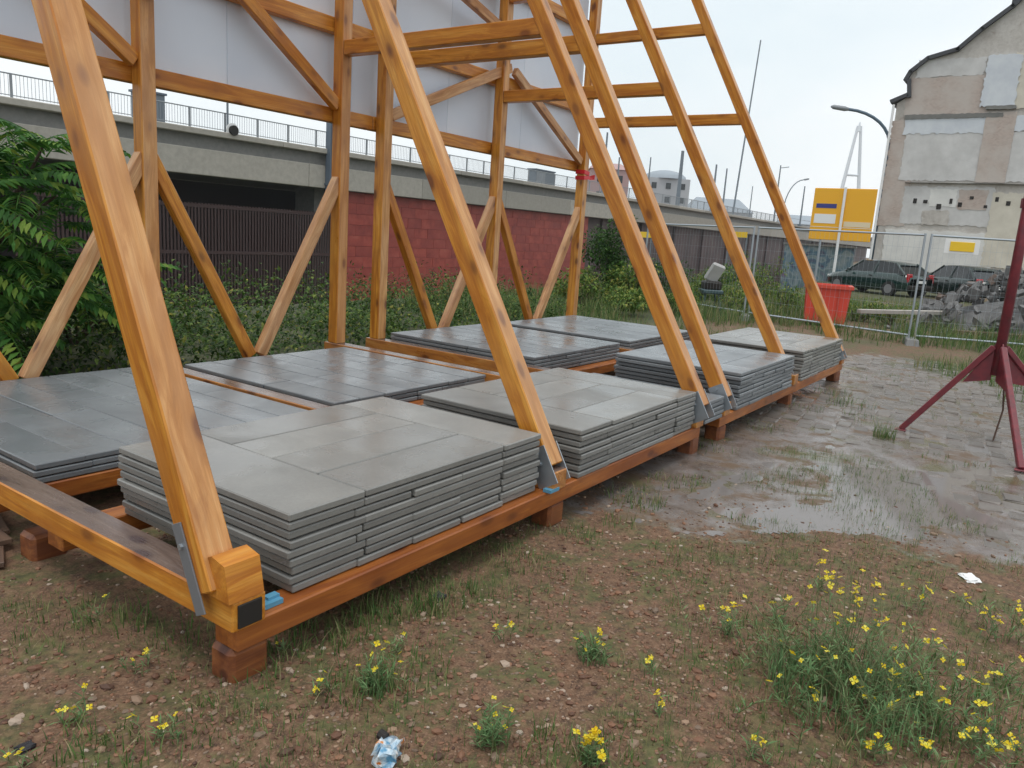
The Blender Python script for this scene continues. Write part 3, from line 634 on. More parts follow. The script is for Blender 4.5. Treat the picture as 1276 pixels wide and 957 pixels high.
MB().tube([(SX-.12, ym, -.2), (SX-.12, ym, zt+.05)], .07, 10).build('post', M_WHITE, sg); MB().tube([(SX+.1, yl-.6, -.2), (SX+.1, yl-.6, zt-.2)], .06, 8).build('post', M_STEEL, sg)
# painted wall below the sign
M_GRAF = mat('graffiti_paint'); t = NT(M_GRAF); n_ = t.noise(t.coord((1, 1, 1), False), .9, 3, .5, 1.5)
t.base(t.ramp(n_, [(.3, (.06, .05, .09)), (.42, (.06, .13, .18)), (.52, (.20, .24, .25)), (.6, (.09, .15, .17)), (.72, (.14, .09, .15))]))
gw = thing('graffiti_wall', (44, 11, -1), 'low wall with blue and purple graffiti below the yellow sign', 'wall')
MB().box2((44, 7.2, -4), (44.3, 10.9, 1.9)).build('wall_face', M_GRAF, gw); MB().box2((43.93, 7.1, 1.905), (44.37, 11.0, 2.0)).build('coping', M_VIAD, gw)

# ------------------------------------------------------------------ cars
def car(loc, heading, m, label):
    t_ = thing('parked_car', loc, label, 'car', 'parked cars', heading)
    RM = Matrix.Translation(Vector(loc)) @ Matrix.Rotation(heading, 4, 'Z')
    # stations: x, half width, sill z, belt z
    st = [(-2.15, .68, .38, .78), (-2.08, .80, .27, .90), (-1.5, .85, .22, .95), (-.6, .86, .20, .95), (.5, .86, .20, .93), (1.1, .85, .22, .88), (1.75, .80, .25, .76), (2.08, .70, .30, .64), (2.16, .55, .36, .56)]
    P = []; F = []; n = 8
    for x, w, zs, zb_ in st:
        P += [(x, -w*.92, zs), (x, -w, zs+.2*(zb_-zs)), (x, -w*1.0, zs+.65*(zb_-zs)), (x, -w*.93, zb_), (x, w*.93, zb_), (x, w, zs+.65*(zb_-zs)), (x, w, zs+.2*(zb_-zs)), (x, w*.92, zs)]
    for i in range(len(st)-1):
        for k in range(n): F.append((i*n+k, i*n+(k+1) % n, (i+1)*n+(k+1) % n, (i+1)*n+k))
    F += [tuple(range(n)), tuple(range((len(st)-1)*n, len(st)*n))[::-1]]
    MB().add(P, F).build('body', m, t_, RM, True)
    gs = [(-1.95, .70, .92, .93), (-1.35, .62, .93, 1.36), (-.5, .60, .93, 1.43), (.25, .60, .92, 1.40), (1.02, .72, .885, .90)]
    P = []; F = []
    for x, w, zb_, zr in gs: P += [(x, -.79, zb_), (x, -w, zr), (x, w, zr), (x, .79, zb_)]
    for i in range(4):
        for k in (0, 1, 2): F.append((i*4+k, i*4+k+1, (i+1)*4+k+1, (i+1)*4+k))
    MB().add(P, F).build('window_glass', M_GLASS, t_, RM)
    rr_ = [(-1.5, .60, 1.30), (-1.3, .625, 1.385), (-.5, .61, 1.455), (.2, .605, 1.425), (.42, .60, 1.36)]; P = []; F = []
    for x, w, z in rr_: P += [(x, -w, z-.03), (x, -w*.8, z), (x, w*.8, z), (x, w, z-.03)]
    for i in range(4):
        for k in (0, 1, 2): F.append((i*4+k, i*4+k+1, (i+1)*4+k+1, (i+1)*4+k))
    MB().add(P, F).build('roof', m, t_, RM, True)
    for s in (-1, 1):
        for (xa, za, xb, zb_, wa, wb) in ((-1.95, .93, -1.35, 1.37, .795, .63), (-.45, .93, -.5, 1.42, .80, .615), (1.02, .89, .3, 1.4, .795, .61)): MB().tube([(xa, s*wa, za), (xb, s*wb, zb_)], .035, 5).build('pillar', m, t_, RM)
        ob('tail_light', bevel_box('tail_light', (.10, .26, .34), .02, M_TAIL), None, RM @ Matrix.Translation((-2.07, s*.66, .80)), t_)
        ob('headlight', bevel_box('headlight', (.16, .3, .13), .02, M_PLATE), None, RM @ Matrix.Translation((2.03, s*.52, .60)), t_)
        ob('door_handle', bevel_box('door_handle', (.16, .03, .03), .006, M_DARK), None, RM @ Matrix.Translation((-.35, s*.865, .80)), t_)
        ob('mirror', bevel_box('mirror', (.12, .16, .11), .02, m), None, RM @ Matrix.Translation((.72, s*.93, .98)), t_)
        for x in (-1.32, 1.33):
            w = MB().tube([(x, s*.70, .31), (x, s*.885, .31)], .31, 18).build('wheel', M_TYRE, t_, RM); MB().tube([(x, s*.80, .31), (x, s*.895, .31)], .19, 12).build('rim', M_RIM, w, RM)
    ob('bumper', bevel_box('bumper', (.14, 1.5, .2), .04, M_DARK), None, RM @ Matrix.Translation((-2.15, 0, .42)), t_)
    ob('number_plate', bevel_box('number_plate', (.02, .5, .11), .003, M_PLATE), None, RM @ Matrix.Translation((-2.165, 0, .66)), t_)
h_ = math.atan2(.87, .49)
c1 = wd((1092, 352), 33.5); car((c1.x, c1.y, -.02), h_, M_CAR, 'dark green parked car behind the fence, front pointing left')
c2 = wd((1196, 352), 32.5); car((c2.x, c2.y, -.02), h_-.35, M_CAR2, 'darker parked car half hidden by the rubble heap')

# ------------------------------------------------------------------ mesh fence
def fence_panel(a, b, label):
    a = Vector((*a, 0)); b = Vector((*b, 0)); d = b-a; l = d.length; rz = math.atan2(d.y, d.x); RM = Matrix.Translation(a) @ Matrix.Rotation(rz, 4, 'Z')
    t_ = thing('site_fence', a, label, 'fence', 'site fence panels', rz)
    for x in (.03, l-.03): MB().tube([(x, 0, .06), (x, 0, 2.06)], .021, 8).build('post', M_STEEL, t_, RM)
    for z in (.17, 2.03): MB().tube([(.03, 0, z), (l-.03, 0, z)], .019, 8).build('rail', M_STEEL, t_, RM)
    mb = MB()
    for k in range(int(l/.1)): mb.tube([(.08+k*.1, .005, .17), (.08+k*.1, .005, 2.03)], .0016, 4, False)
    for z in (.45, .72, 1.0, 1.28, 1.55, 1.8): mb.tube([(.03, -.003, z), (l-.03, -.003, z)], .0022, 4, False)
    tag(mb.build('wire_mesh', M_STEEL, t_, RM), kind='stuff')
def fence_foot(p, rz, label):
    bm = bmesh.new(); bmesh.ops.create_cube(bm, size=1)
    for v in bm.verts:
        k = .86 if v.co.z > 0 else 1; v.co = Vector((v.co.x*.68*k, v.co.y*.23*k, v.co.z*.13))
    bmesh.ops.bevel(bm, geom=list(bm.edges), offset=.012, segments=1, affect='EDGES'); me = bpy.data.meshes.new('concrete_fence_block'); bm.to_mesh(me); bm.free()
    tag(ob('concrete_fence_block', me, M_BLOCKC, Matrix.Translation((*p, .055)) @ Matrix.Rotation(rz, 4, 'Z')), label, 'fence block', 'concrete fence feet')
FP = [(17.4, 6.9), (15.72, 3.52), (14.74, .02), (16.3, -3.1), (16.9, -6.5)]
FL = ['mesh site fence panel at left behind the far braces', 'mesh site fence panel in front of the red bin', 'mesh site fence panel in front of the rubble, holding the yellow plate', 'mesh site fence panel at the right edge']
for k in range(4): fence_panel(FP[k] if k == 0 else (FP[k][0]+.01, FP[k][1]-.05), FP[k+1], FL[k])
for k, lb in ((1, 'concrete fence foot left of the red bin'), (2, 'concrete fence foot under the fence joint beside the cars'), (3, 'concrete fence foot near the rubble at right')): fence_foot((FP[k][0], FP[k][1]-.02), rad(15), lb)
p = Vector((14.74, -.02, 0)).lerp(Vector((16.3, -3.1, 0)), .17); M = Matrix.Translation((p.x-.03, p.y-.01, 1.86)) @ Matrix.Rotation(math.atan2(-3.12, 1.56), 4, 'Z')
t_ = thing('fence_plate', (p.x, p.y, 1.86), 'small yellow plate on white backing hung on the mesh fence', 'sign')
ob('plate', bevel_box('plate', (.42, .01, .17), .004, M_YEL2), None, M, t_); ob('backing', bevel_box('backing', (.6, .006, .26), .003, M_WHITE), None, M @ Matrix.Translation((0, .012, 0)), t_)

# ------------------------------------------------------------------ red bin
bn = thing('waste_bin', (16.7, 2.05, 0), 'orange red plastic tub behind the mesh fence', 'bin', rz=.25)
RM = Matrix.Translation((16.7, 2.05, 0)) @ Matrix.Rotation(.25, 4, 'Z')
def taper(nm, w0, w1, z0, z1, m, ins=0):
    P = [(sx*w0, sy*w0, z0) for sx, sy in ((-1, -1), (1, -1), (1, 1), (-1, 1))]+[(sx*w1, sy*w1, z1) for sx, sy in ((-1, -1), (1, -1), (1, 1), (-1, 1))]+[(sx*(w1-.04), sy*(w1-.04), z1) for sx, sy in ((-1, -1), (1, -1), (1, 1), (-1, 1))]+[(sx*(w0-.02), sy*(w0-.02), z0+.1) for sx, sy in ((-1, -1), (1, -1), (1, 1), (-1, 1))]
    F = [(3, 2, 1, 0), (12, 13, 14, 15)]
    for k in range(4):
        j = (k+1) % 4; F += [(k, j, 4+j, 4+k), (4+k, 4+j, 8+j, 8+k), (8+k, 8+j, 12+j, 12+k)]
    MB().add(P, F).build(nm, m, bn, RM)
taper('body', .40, .455, .08, .90, M_BIN)
mb = MB()
for s in (-1, 1): mb.box((s*.475, 0, .87), (.05, 1.0, .07)); mb.box((0, s*.475, .87), (.9, .05, .07))
mb.build('rim', M_BINR, bn, RM)
for s in (-.22, .22):
    for r_ in (0, 1, 2, 3): ob('rib', bevel_box('rib', (.03, .045, .72), .008, M_BINR), None, RM @ Matrix.Rotation(r_*math.pi/2, 4, 'Z') @ Matrix.Translation((-.435, s, .47)) @ Matrix.Rotation(-.066, 4, 'Y'), bn)
for sx in (-1, 1):
    for sy in (-1, 1): MB().tube([(sx*.33-.03, sy*.33, .045), (sx*.33+.03, sy*.33, .045)], .05, 10).build('caster', M_TYRE, bn, RM)

# ------------------------------------------------------------------ rubble
M_RUB = conc_mat('rubble_grey', (.11, .11, .11), (.23, .225, .22), .6, .85); M_RUBB = mat('rubble_brick', (.15, .11, .09), .9)
rp = thing('rubble_heap', (20.2, -1.8, 0), 'grey heap of broken concrete rubble behind the fence', 'rubble heap')
def chunkmesh():
    bm = bmesh.new(); bmesh.ops.create_cube(bm, size=1); bmesh.ops.subdivide_edges(bm, edges=list(bm.edges), cuts=1)
    for v in bm.verts: v.co = Vector((v.co.x*(1+R_.uniform(-.3, .3)), v.co.y*(1+R_.uniform(-.3, .3)), v.co.z*(1+R_.uniform(-.35, .35))))+Vector((R_.uniform(-.1, .1), R_.uniform(-.1, .1), R_.uniform(-.1, .1)))
    me = bpy.data.meshes.new('chunk'); bm.to_mesh(me); bm.free(); return me
CM = [chunkmesh() for _ in range(6)]; CMB = [c_.copy() for c_ in CM]
for c_ in CM: c_.materials.append(M_RUB)
for c_ in CMB: c_.materials.append(M_RUBB)
def hrub(x, y): return 1.55*max(0, 1-((x+.3)/2.6)**2-((y+.5)/3.1)**2)
core = MB(); g = 14; P = []; F = []
for i in range(g+1):
    for j in range(g+1): x = -3+6*i/g; y = -3.8+7*j/g; P.append((20.2+x, -1.8+y, hrub(x, y)*.72-.15+R_.uniform(-.08, .08)))
for i in range(g):
    for j in range(g): F.append((i*(g+1)+j, (i+1)*(g+1)+j, (i+1)*(g+1)+j+1, i*(g+1)+j+1))
core.add(P, F).build('fines', M_RUB, rp)
nch = 0
for k in range(900):
    if nch >= 290: break
    x = R_.uniform(-2.9, 2.4); y = R_.uniform(-3.3, 2.7); h = hrub(x, y)
    if h <= 0 and R_.random() < .75: continue
    nch += 1; s = R_.choice((.1, .13, .16, .2, .28))*(1 if h > 0 else .7)
    M = Matrix.Translation((20.2+x, -1.8+y, h+s*.1)) @ Euler((R_.uniform(0, 6), R_.uniform(0, 6), R_.uniform(0, 6))).to_matrix().to_4x4() @ Matrix.Diagonal((s*R_.uniform(.8, 1.5), s, s*R_.uniform(.35, .8), 1))
    ob('chunk', (CMB if R_.random() < .06 else CM)[k % 6], None, M, rp)
for k, (a, b, lb) in enumerate((((18.0, 1.6, .30), (19.4, -.5, .42), 'pale timber lying across rubble in front of the dark car'), ((17.3, -.4, .12), (17.6, -2.6, .2), 'long grey plank at the foot of the rubble heap'))):
    tag(beam('loose_timber', a, b, .2, .09, M_OLDW if k else plain('pale_old_timber', (.35, .32, .29), (.48, .45, .41)), None), lb, 'timber')

# ------------------------------------------------------------------ grey machine among the weeds
mc = thing('site_pump', (17.4, 5.0, 0), 'small tilted pale machine on dark stand among the weeds', 'machine')
M0 = Matrix.Translation((17.4, 5.0, 0)) @ Matrix.Rotation(.6, 4, 'Z')
for sx in (-1, 1):
    for sy in (-1, 1): MB().tube([(sx*.25, sy*.22, 0), (sx*.18, sy*.16, .42)], .03, 6).build('leg', M_TEAL, mc, M0)
ob('tray', bevel_box('tray', (.62, .5, .1), .02, M_TEAL), None, M0 @ Matrix.Translation((0, 0, .45)), mc); ob('motor', bevel_box('motor', (.5, .42, .22), .04, M_DARK), None, M0 @ Matrix.Translation((0, 0, .6)), mc)
ob('hood', bevel_box('hood', (.10, .36, .5), .04, M_PLG), None, M0 @ Matrix.Translation((-.12, -.02, .92)) @ Euler((.35, -.45, 0)).to_matrix().to_4x4(), mc)

# ------------------------------------------------------------------ red steel tripod
tp = thing('steel_tripod', (6.55, -1.78, 0), 'dark red steel tripod stand on the wet setts at right', 'tripod')
hub = Vector((6.55, -1.76, .88)); feet = [(6.50, -1.09, 0), (5.74, -2.08, 0), (7.3, -2.5, 0)]
MB().tube([hub-Vector((0, 0, .25)), hub+Vector((0, 0, .9)), hub+Vector((0, 0, 2.3))], .042, 12).build('mast', M_RED, tp, smooth=True)
MB().tube([hub+Vector((0, 0, 1.2)), hub+Vector((0, 0, 1.28))], .056, 12).build('collar', M_RED, tp)
for f_ in feet:
    f_ = Vector(f_); d = (f_-hub); h2 = Vector((d.x, d.y, 0)).normalized()
    lg = beam('leg', hub+h2*.05+Vector((0, 0, .0)), f_+Vector((0, 0, .012)), .05, .05, M_RED, tp, bev=.006)
    side = h2.cross(Vector((0, 0, 1)))*.006; tip = hub+d*.36
    A = [hub+Vector((0, 0, .05))+h2*.03, hub+Vector((0, 0, -.30))+h2*.03, tip+Vector((0, 0, -.03))]
    MB().add([q-side for q in A]+[q+side for q in A], [(0, 1, 2), (5, 4, 3), (0, 3, 4, 1), (1, 4, 5, 2), (2, 5, 3, 0)]).build('gusset', M_RED, lg)
    ob('foot_pad', bevel_box('foot_pad', (.09, .09, .012), .003, M_RED), None, Matrix.Translation(f_+Vector((0, 0, .006))), lg)
MB().tube([hub+Vector((.0, -.05, -.1)), (6.75, -1.86, .3), (6.72, -1.83, .01)], .008, 6).build('tie_rod', M_RUST, tp)
# ------------------------------------------------------------------ plants
def gp(px, py, z=0.):      # ground point seen at an image position
    d = fw+rt*((px-638)/FPX)-up*((py-478.5)/FPX); k = (z-CAM.z)/d.z; P = CAM+d*k; return (P.x, P.y, float(gz(P.x, P.y)))
def blades(mb, base, n, h, spread, w, lean=.5, r0=.03, seg=3, hv=.4):
    for _ in range(n):
        a = R_.uniform(0, 6.283); rr = r0*math.sqrt(R_.random()); b = Vector((base[0]+rr*math.cos(a), base[1]+rr*math.sin(a), base[2]-.01))
        hh = h*R_.uniform(1-hv, 1+hv*.5); ang = R_.uniform(0, 6.283); dr = Vector((math.cos(ang), math.sin(ang), 0)); s = Vector((-dr.y, dr.x, 0))*w*R_.uniform(.6, 1.2)
        le = R_.uniform(.1, 1)*lean; V = []
        for k in range(seg+1):
            q = k/seg; p = b+dr*(hh*le*q*q)+Vector((0, 0, hh*q*(1-.35*le*q))); ww = s*(1-q**1.5) if k < seg else s*0
            if k < seg: V += [p-ww, p+ww]
            else: V.append(p)
        F = [(2*k, 2*k+1, 2*k+3, 2*k+2) for k in range(seg-1)]+[(2*seg-2, 2*seg-1, 2*seg)]
        mb.add(V, F)
def leaf(mb, p, d, l, w, up_=Vector((0, 0, 1)), fold=.15, droop=.25):
    d = d.normalized(); s = d.cross(up_)
    if s.length < .01: s = Vector((1, 0, 0))
    s.normalize(); nn = s.cross(d)
    mb.add([p, p+d*l*.45+s*w*.5+nn*fold*w, p+d*l-nn*droop*l, p+d*l*.45-s*w*.5+nn*fold*w, p+d*l*.5-nn*fold*w*.3], [(0, 4, 1), (4, 2, 1), (0, 3, 4), (4, 3, 2)])
def petals(mb, p, r):
    ax_ = Vector((R_.gauss(0, .6), R_.gauss(0, .6), 1)).normalized(); o = ax_.orthogonal(); b = ax_.cross(o); a0 = R_.uniform(0, 6)
    for k in range(4):
        a = a0+k*1.571; d = o*math.cos(a)+b*math.sin(a); s = ax_.cross(d)
        mb.add([p, p+d*r*.6+s*r*.42+ax_*r*.35, p+d*r+ax_*r*.25, p+d*r*.6-s*r*.42+ax_*r*.35], [(0, 1, 2, 3)])
def flower_plant(px, py, h, n, spread, label, nfl=5, lean=.5, leaves=8, fr=.009, group='yellow flowering weeds', tuft=0, pf=.75):
    b = Vector(gp(px, py)); t_ = thing('flowering_weed', b, label, 'flowering weed', group)
    st, lf, fl = MB(), MB(), MB()
    for i in range(n):
        a = R_.uniform(0, 6.283); dr = Vector((math.cos(a), math.sin(a), 0)); hh = h*R_.uniform(.55, 1.1); le = lean*R_.uniform(.1, 1)
        o = b+Vector((R_.gauss(0, spread*.18), R_.gauss(0, spread*.18), -.01)); pts = []
        for k in range(6): q = k/5; pts.append(o+dr*(hh*le*q**1.4)+Vector((R_.gauss(0, .004), R_.gauss(0, .004), hh*q*(1-.3*le*q))))
        st.tube(pts, [.0022, .002, .0018, .0016, .0014, .0008], 4, False)
        for k in range(leaves):
            q = R_.uniform(.08, .85)*5; i0 = min(4, int(q)); p = pts[i0].lerp(pts[i0+1], q-i0); a2 = R_.uniform(0, 6.283)
            leaf(lf, p, Vector((math.cos(a2), math.sin(a2), R_.uniform(.2, 1.1))), R_.uniform(.022, .055), R_.uniform(.003, .007), droop=.1)
        if R_.random() < pf:
            for k in range(R_.randint(1, max(1, nfl-1))): petals(fl, pts[-1]+(pts[-2]-pts[-1])*R_.uniform(0, .8)+Vector((R_.gauss(0, .006), R_.gauss(0, .006), R_.uniform(0, .012))), fr*R_.uniform(.7, 1.25))
    if tuft: blades(lf, b, tuft, h*.55, .05, .0025, .8, spread*.3)
    tag(st.build('stems', M_STEM, t_), kind='stuff'); tag(lf.build('foliage', M_FLOWERLEAF, t_), kind='stuff')
    if fl.v: tag(fl.build('blossoms', M_FLOWER, t_), kind='stuff')
flower_plant(1062, 872, .33, 150, 1.0, 'largest bushy green weed with yellow blossoms in the right foreground', 1, .95, 14, .010, tuft=520, pf=.35)
flower_plant(1045, 850, .46, 16, .40, 'tall yellow flower stalks rising out of the largest weed clump', 6, .25, 8, .010)
for a in ((1180, 905, .20, 26, .45, 'sprawling yellow flowered weed just right of the largest clump', 3, 1.2, 9, .011), (1250, 800, .2, 12, .3, 'yellow flowers at the right edge beside the largest clump', 4, .9, 8, .010),
          (1225, 948, .16, 8, .2, 'small yellow weed in the bottom right corner', 4, .8, 8, .011), (900, 790, .15, 8, .16, 'small yellow weed left of the largest clump', 4, .6, 9, .010), (822, 895, .09, 3, .08, 'lone yellow blossom on bare gravel at lower centre', 3, .4, 6, .011),
          (815, 842, .09, 2, .06, 'lone yellow blossom above another on bare gravel', 3, .4, 6, .010), (735, 952, .12, 9, .12, 'bright yellow flower spike at the bottom centre', 8, .35, 14, .011, 'yellow flowering weeds', 40),
          (612, 925, .15, 16, .12, 'yellow green weed left of the bright flower spike', 2, .5, 18, .008), (470, 862, .17, 16, .2, 'weed with yellow blossoms in front of the near sill', 2, .7, 9, .009, 'yellow flowering weeds', 90),
          (405, 868, .1, 4, .1, 'small weed with yellow blossoms right of the corner block', 3, .6, 8, .009), (352, 815, .08, 3, .07, 'yellow blossom beside the corner block of the frame', 2, .6, 6, .009),
          (175, 838, .1, 4, .12, 'pale yellow weed left of the corner block', 3, .6, 8, .009), (200, 925, .1, 6, .14, 'yellow weed in the lower left foreground', 3, .6, 8, .009), (95, 900, .1, 5, .14, 'yellow green weed near the lower left corner', 2, .6, 10, .009),
          (28, 955, .09, 3, .1, 'yellow blossom at the bottom left corner', 3, .5, 6, .010), (622, 800, .12, 4, .12, 'small yellow weed in front of the stack of slabs', 2, .6, 8, .009), (740, 820, .14, 14, .2, 'low green weed in the middle of the gravel', 1, .9, 12, .008, 'yellow flowering weeds', 60),
          (495, 812, .08, 3, .08, 'tiny yellow weed below the near sill', 2, .6, 6, .008), (1020, 735, .12, 6, .14, 'yellow weed behind the largest clump', 3, .4, 8, .009), (935, 950, .1, 5, .12, 'yellow weed at the bottom edge right of centre', 4, .5, 8, .010),
          (1075, 950, .1, 5, .14, 'yellow weed at the bottom edge below the largest clump', 4, .6, 8, .010), (1150, 950, .08, 4, .1, 'yellow weed at the bottom edge under the sprawling weed', 4, .6, 8, .010), (130, 775, .1, 4, .15, 'thin weed under the cross beam at left', 1, .5, 8, .008)):
    flower_plant(*a[:9], *(a[9:]))
for px, py, lb in ((962, 772, 'pale yellow sprig just left of the largest clump'), (1140, 765, 'pale yellow sprig touching the upper right of the largest clump'), (1165, 835, 'yellow sprig right of the largest clump'), (1210, 775, 'yellow sprig between the largest clump and right edge'), (1262, 862, 'yellow sprig at the right edge below the others'), (988, 890, 'yellow sprig at lower left foot of the largest clump'), (1112, 905, 'yellow sprig at lower right foot of the largest clump'), (1230, 880, 'yellow sprig in the lower right')):
    flower_plant(px, py, .14, 7, .22, lb, 2, 1.0, 8, .0115)
# grass tufts, dry stalks and moss across the gravel (uncountable)
gm = MB()
def inview(x, y):
    d = Vector((x, y, 0))-CAM; zz = d.dot(fw); return zz > .3 and abs(d.dot(rt)/zz) < .70 and -.55 < d.dot(up)/zz < .5
for _ in range(17000):
    x = R_.uniform(-1.0, 5.5); y = R_.uniform(-2.7, 1.2)
    if not inview(x, y): continue
    cl = float(fbm(x, y, 2.3, 3, 6)); m_ = float(mudmask(x, y))
    if cl < -.18+.55*m_: continue
    g = float(gz(x, y)); blades(gm, (x, y, g), R_.randint(2, 5), R_.uniform(.02, .085), .02, .0014, .9, .03, 2)
for px, py, n, h, r in ((530, 765, 90, .10, .10), (470, 770, 90, .10, .12), (430, 790, 60, .09, .1), (590, 735, 40, .07, .1), (380, 800, 120, .10, .16), (500, 755, 160, .09, .16), (560, 745, 120, .08, .15), (640, 700, 80, .07, .15), (720, 665, 80, .07, .15), (790, 620, 90, .09, .2), (840, 600, 80, .08, .2), (460, 860, 150, .10, .16), (520, 840, 80, .08, .14), (300, 930, 90, .06, .2), (60, 790, 70, .07, .2), (220, 790, 60, .08, .15), (850, 690, 60, .06, .2), (660, 760, 80, .06, .22), (880, 850, 80, .06, .25), (960, 800, 120, .08, .2), (1180, 860, 140, .10, .3), (1240, 900, 120, .09, .25), (1000, 930, 90, .07, .25), (1120, 920, 120, .08, .25), (150, 780, 60, .12, .12), (140, 945, 90, .09, .14), (250, 900, 60, .07, .12), (90, 930, 60, .08, .1), (690, 940, 90, .10, .12), (760, 945, 70, .09, .1),
                        (800, 630, 60, .09, .15), (770, 650, 50, .08, .12), (870, 600, 40, .07, .12), (1100, 545, 110, .19, .10), (1060, 505, 100, .14, .25), (1040, 490, 80, .12, .25), (920, 645, 30, .06, .1), (1145, 615, 40, .05, .12), (1220, 580, 30, .05, .12), (1180, 575, 40, .06, .25), (1010, 590, 30, .05, .15),
                        (1070, 520, 40, .1, .2), (1100, 470, 60, .08, .6), (1180, 520, 40, .06, .3), (1235, 610, 30, .05, .1), (890, 560, 40, .08, .2), (950, 530, 40, .08, .2), (1000, 510, 40, .08, .2), (330, 850, 40, .08, .1), (560, 880, 40, .06, .15), (980, 690, 40, .05, .15), (390, 900, 40, .07, .2), (860, 720, 30, .05, .1)):
    blades(gm, gp(px, py), n, h, .05, .0026, .8, r, 3)
for _ in range(5200):     # rough grass further off
    x = R_.uniform(9.3, 25); y = R_.uniform(-4, 9)
    if not inview(x, y) or fbm(x, y, .9, 3, 4) < (.1 if x < 14.5 and y < 2 else -.6): continue
    blades(gm, (x, y, float(gz(x, y))), 8, R_.uniform(.08, .3) if x < 14.5 and y < 3 else R_.uniform(.2, .6), .1, .006, .7, .15, 2)
tag(gm.build('grass', M_GRASS), 'short grass and weeds scattered over gravel and mud', 'grass', None, 'stuff')
# gravel
bm = bmesh.new(); bmesh.ops.create_icosphere(bm, subdivisions=1, radius=1); bm.verts.ensure_lookup_table(); IV = np.array([v.co[:] for v in bm.verts]); IF = np.array([[v.index for v in f.verts] for f in bm.faces]); bm.free()
NP = 60000; px_ = NR.uniform(-1.1, 5.0, NP); py_ = NR.uniform(-2.9, 1.6, NP)
dx, dy = px_-CAM.x, py_-CAM.y; dist = np.hypot(dx, dy); zz = dx*fw.x+dy*fw.y-CAM.z*fw.z; xx = (dx*rt.x+dy*rt.y-CAM.z*rt.z)/zz; yy = (dx*up.x+dy*up.y-CAM.z*up.z)/zz
keep = (zz > .3) & (np.abs(xx) < .7) & (yy > -.54) & (yy < .2) & (NR.random(NP) < np.clip(1.15-dist/5.5, .06, 1)*(1-.75*mudmask(px_, py_))*np.where(fbm(px_, py_, 1.7, 3, 7) > -.25, 1, .35))
px_, py_ = px_[keep], py_[keep]; n = len(px_); s = np.clip(NR.lognormal(math.log(.0056), .45, n), .003, .02)
th = NR.uniform(0, 6.283, n); sc3 = np.stack([s*NR.uniform(.8, 1.6, n), s*NR.uniform(.7, 1.2, n), s*NR.uniform(.35, .75, n)], -1)
V = IV[None]*sc3[:, None, :]*(1+NR.uniform(-.22, .22, (n, 12, 1))); cs, sn = np.cos(th)[:, None], np.sin(th)[:, None]
V = np.stack([V[..., 0]*cs-V[..., 1]*sn, V[..., 0]*sn+V[..., 1]*cs, V[..., 2]], -1)+np.stack([px_, py_, gz(px_, py_)+sc3[:, 2]*.35], -1)[:, None, :]
F = (IF[None]+(np.arange(n)*12)[:, None, None]).reshape(-1, 3)
me = bpy.data.meshes.new('gravel'); me.from_pydata(V.reshape(-1, 3).tolist(), [], F.tolist()); me.update()
M_GRAV = mat('reddish_gravel', rough=.7); t = NT(M_GRAV); g_ = t.n('ShaderNodeNewGeometry')
t.base(t.ramp(g_.outputs['Random Per Island'], [(0, (.07, .034, .021)), (.3, (.16, .075, .042)), (.55, (.24, .12, .068)), (.75, (.17, .12, .085)), (.92, (.31, .20, .13)), (1, (.40, .33, .27))]))
tag(ob('gravel', me, M_GRAV), 'reddish brown gravel strewn over the foreground soil', 'gravel', None, 'stuff')
# undergrowth behind the frames
ug = MB()
def leafcloud(mb, c, r, n, l, w, flat=1.0, surf=.55):
    for _ in range(n):
        d = Vector((R_.gauss(0, 1), R_.gauss(0, 1), R_.gauss(0, 1))).normalized(); k = surf+(1-surf)*R_.random()
        p = Vector(c)+Vector((d.x*r[0], d.y*r[1], d.z*r[2]))*k
        if p.z < float(gz(p.x, p.y)): continue
        o = (d+Vector((R_.gauss(0, .6), R_.gauss(0, .6), R_.gauss(0, .5)-.1))); leaf(mb, p, o, l*R_.uniform(.6, 1.3), w*R_.uniform(.6, 1.3))
for k in range(300):
    x = R_.uniform(.2, 12.5); y = R_.uniform(4.55, 7.6)+.05*x; h = R_.uniform(.10, .5)*(1.35 if x < 4.5 else .75)*(.75+.6*max(0, math.sin(x*2.3+1)))
    leafcloud(ug, (x, y, h*.5), (R_.uniform(.25, .5), R_.uniform(.25, .5), h), 75 if x < 5 else 55, .075, .045, surf=.3)
M_UG = leaf_mat('undergrowth_leaf', [(0, (.018, .045, .010)), (.4, (.045, .095, .018)), (.75, (.085, .15, .028)), (.93, (.16, .22, .045)), (1, (.30, .27, .05))])
for k in range(120):
    x = R_.uniform(1.5, 14); y = R_.uniform(7.2, 9.4)+.05*x; h = R_.uniform(.3, .6); leafcloud(ug, (x, y, h*.5), (R_.uniform(.35, .6), R_.uniform(.3, .5), h), 60, .085, .05, surf=.3)
tag(ug.build('undergrowth', M_UG), 'low leafy undergrowth growing behind the timber frames', 'undergrowth', None, 'stuff')
def shrub(loc, r, n, l, w, m, label, lobes=7, name='shrub', seed=0, stems=5):
    t_ = thing(name, loc, label, 'shrub', 'shrubs behind the frames'); mb, st = MB(), MB(); L0 = Vector(loc)
    for k in range(lobes):
        a = R_.uniform(0, 6.283); q = R_.uniform(.1, .75); zc = R_.uniform(.25, .85); c = L0+Vector((r[0]*q*math.cos(a), r[1]*q*math.sin(a), r[2]*zc)); s = R_.uniform(.3, .5)
        leafcloud(mb, c, (r[0]*s, r[1]*s, r[2]*s*.55), n//lobes, l, w, surf=.25)
        st.tube([L0+Vector((R_.gauss(0, .05), R_.gauss(0, .05), -.03)), L0.lerp(c, .5)+Vector((R_.gauss(0, .06), R_.gauss(0, .06), .05)), c], [.025, .016, .006], 5)
    tag(mb.build('crown', m, t_), kind='stuff'); st.build('stem', M_STEMB, t_)
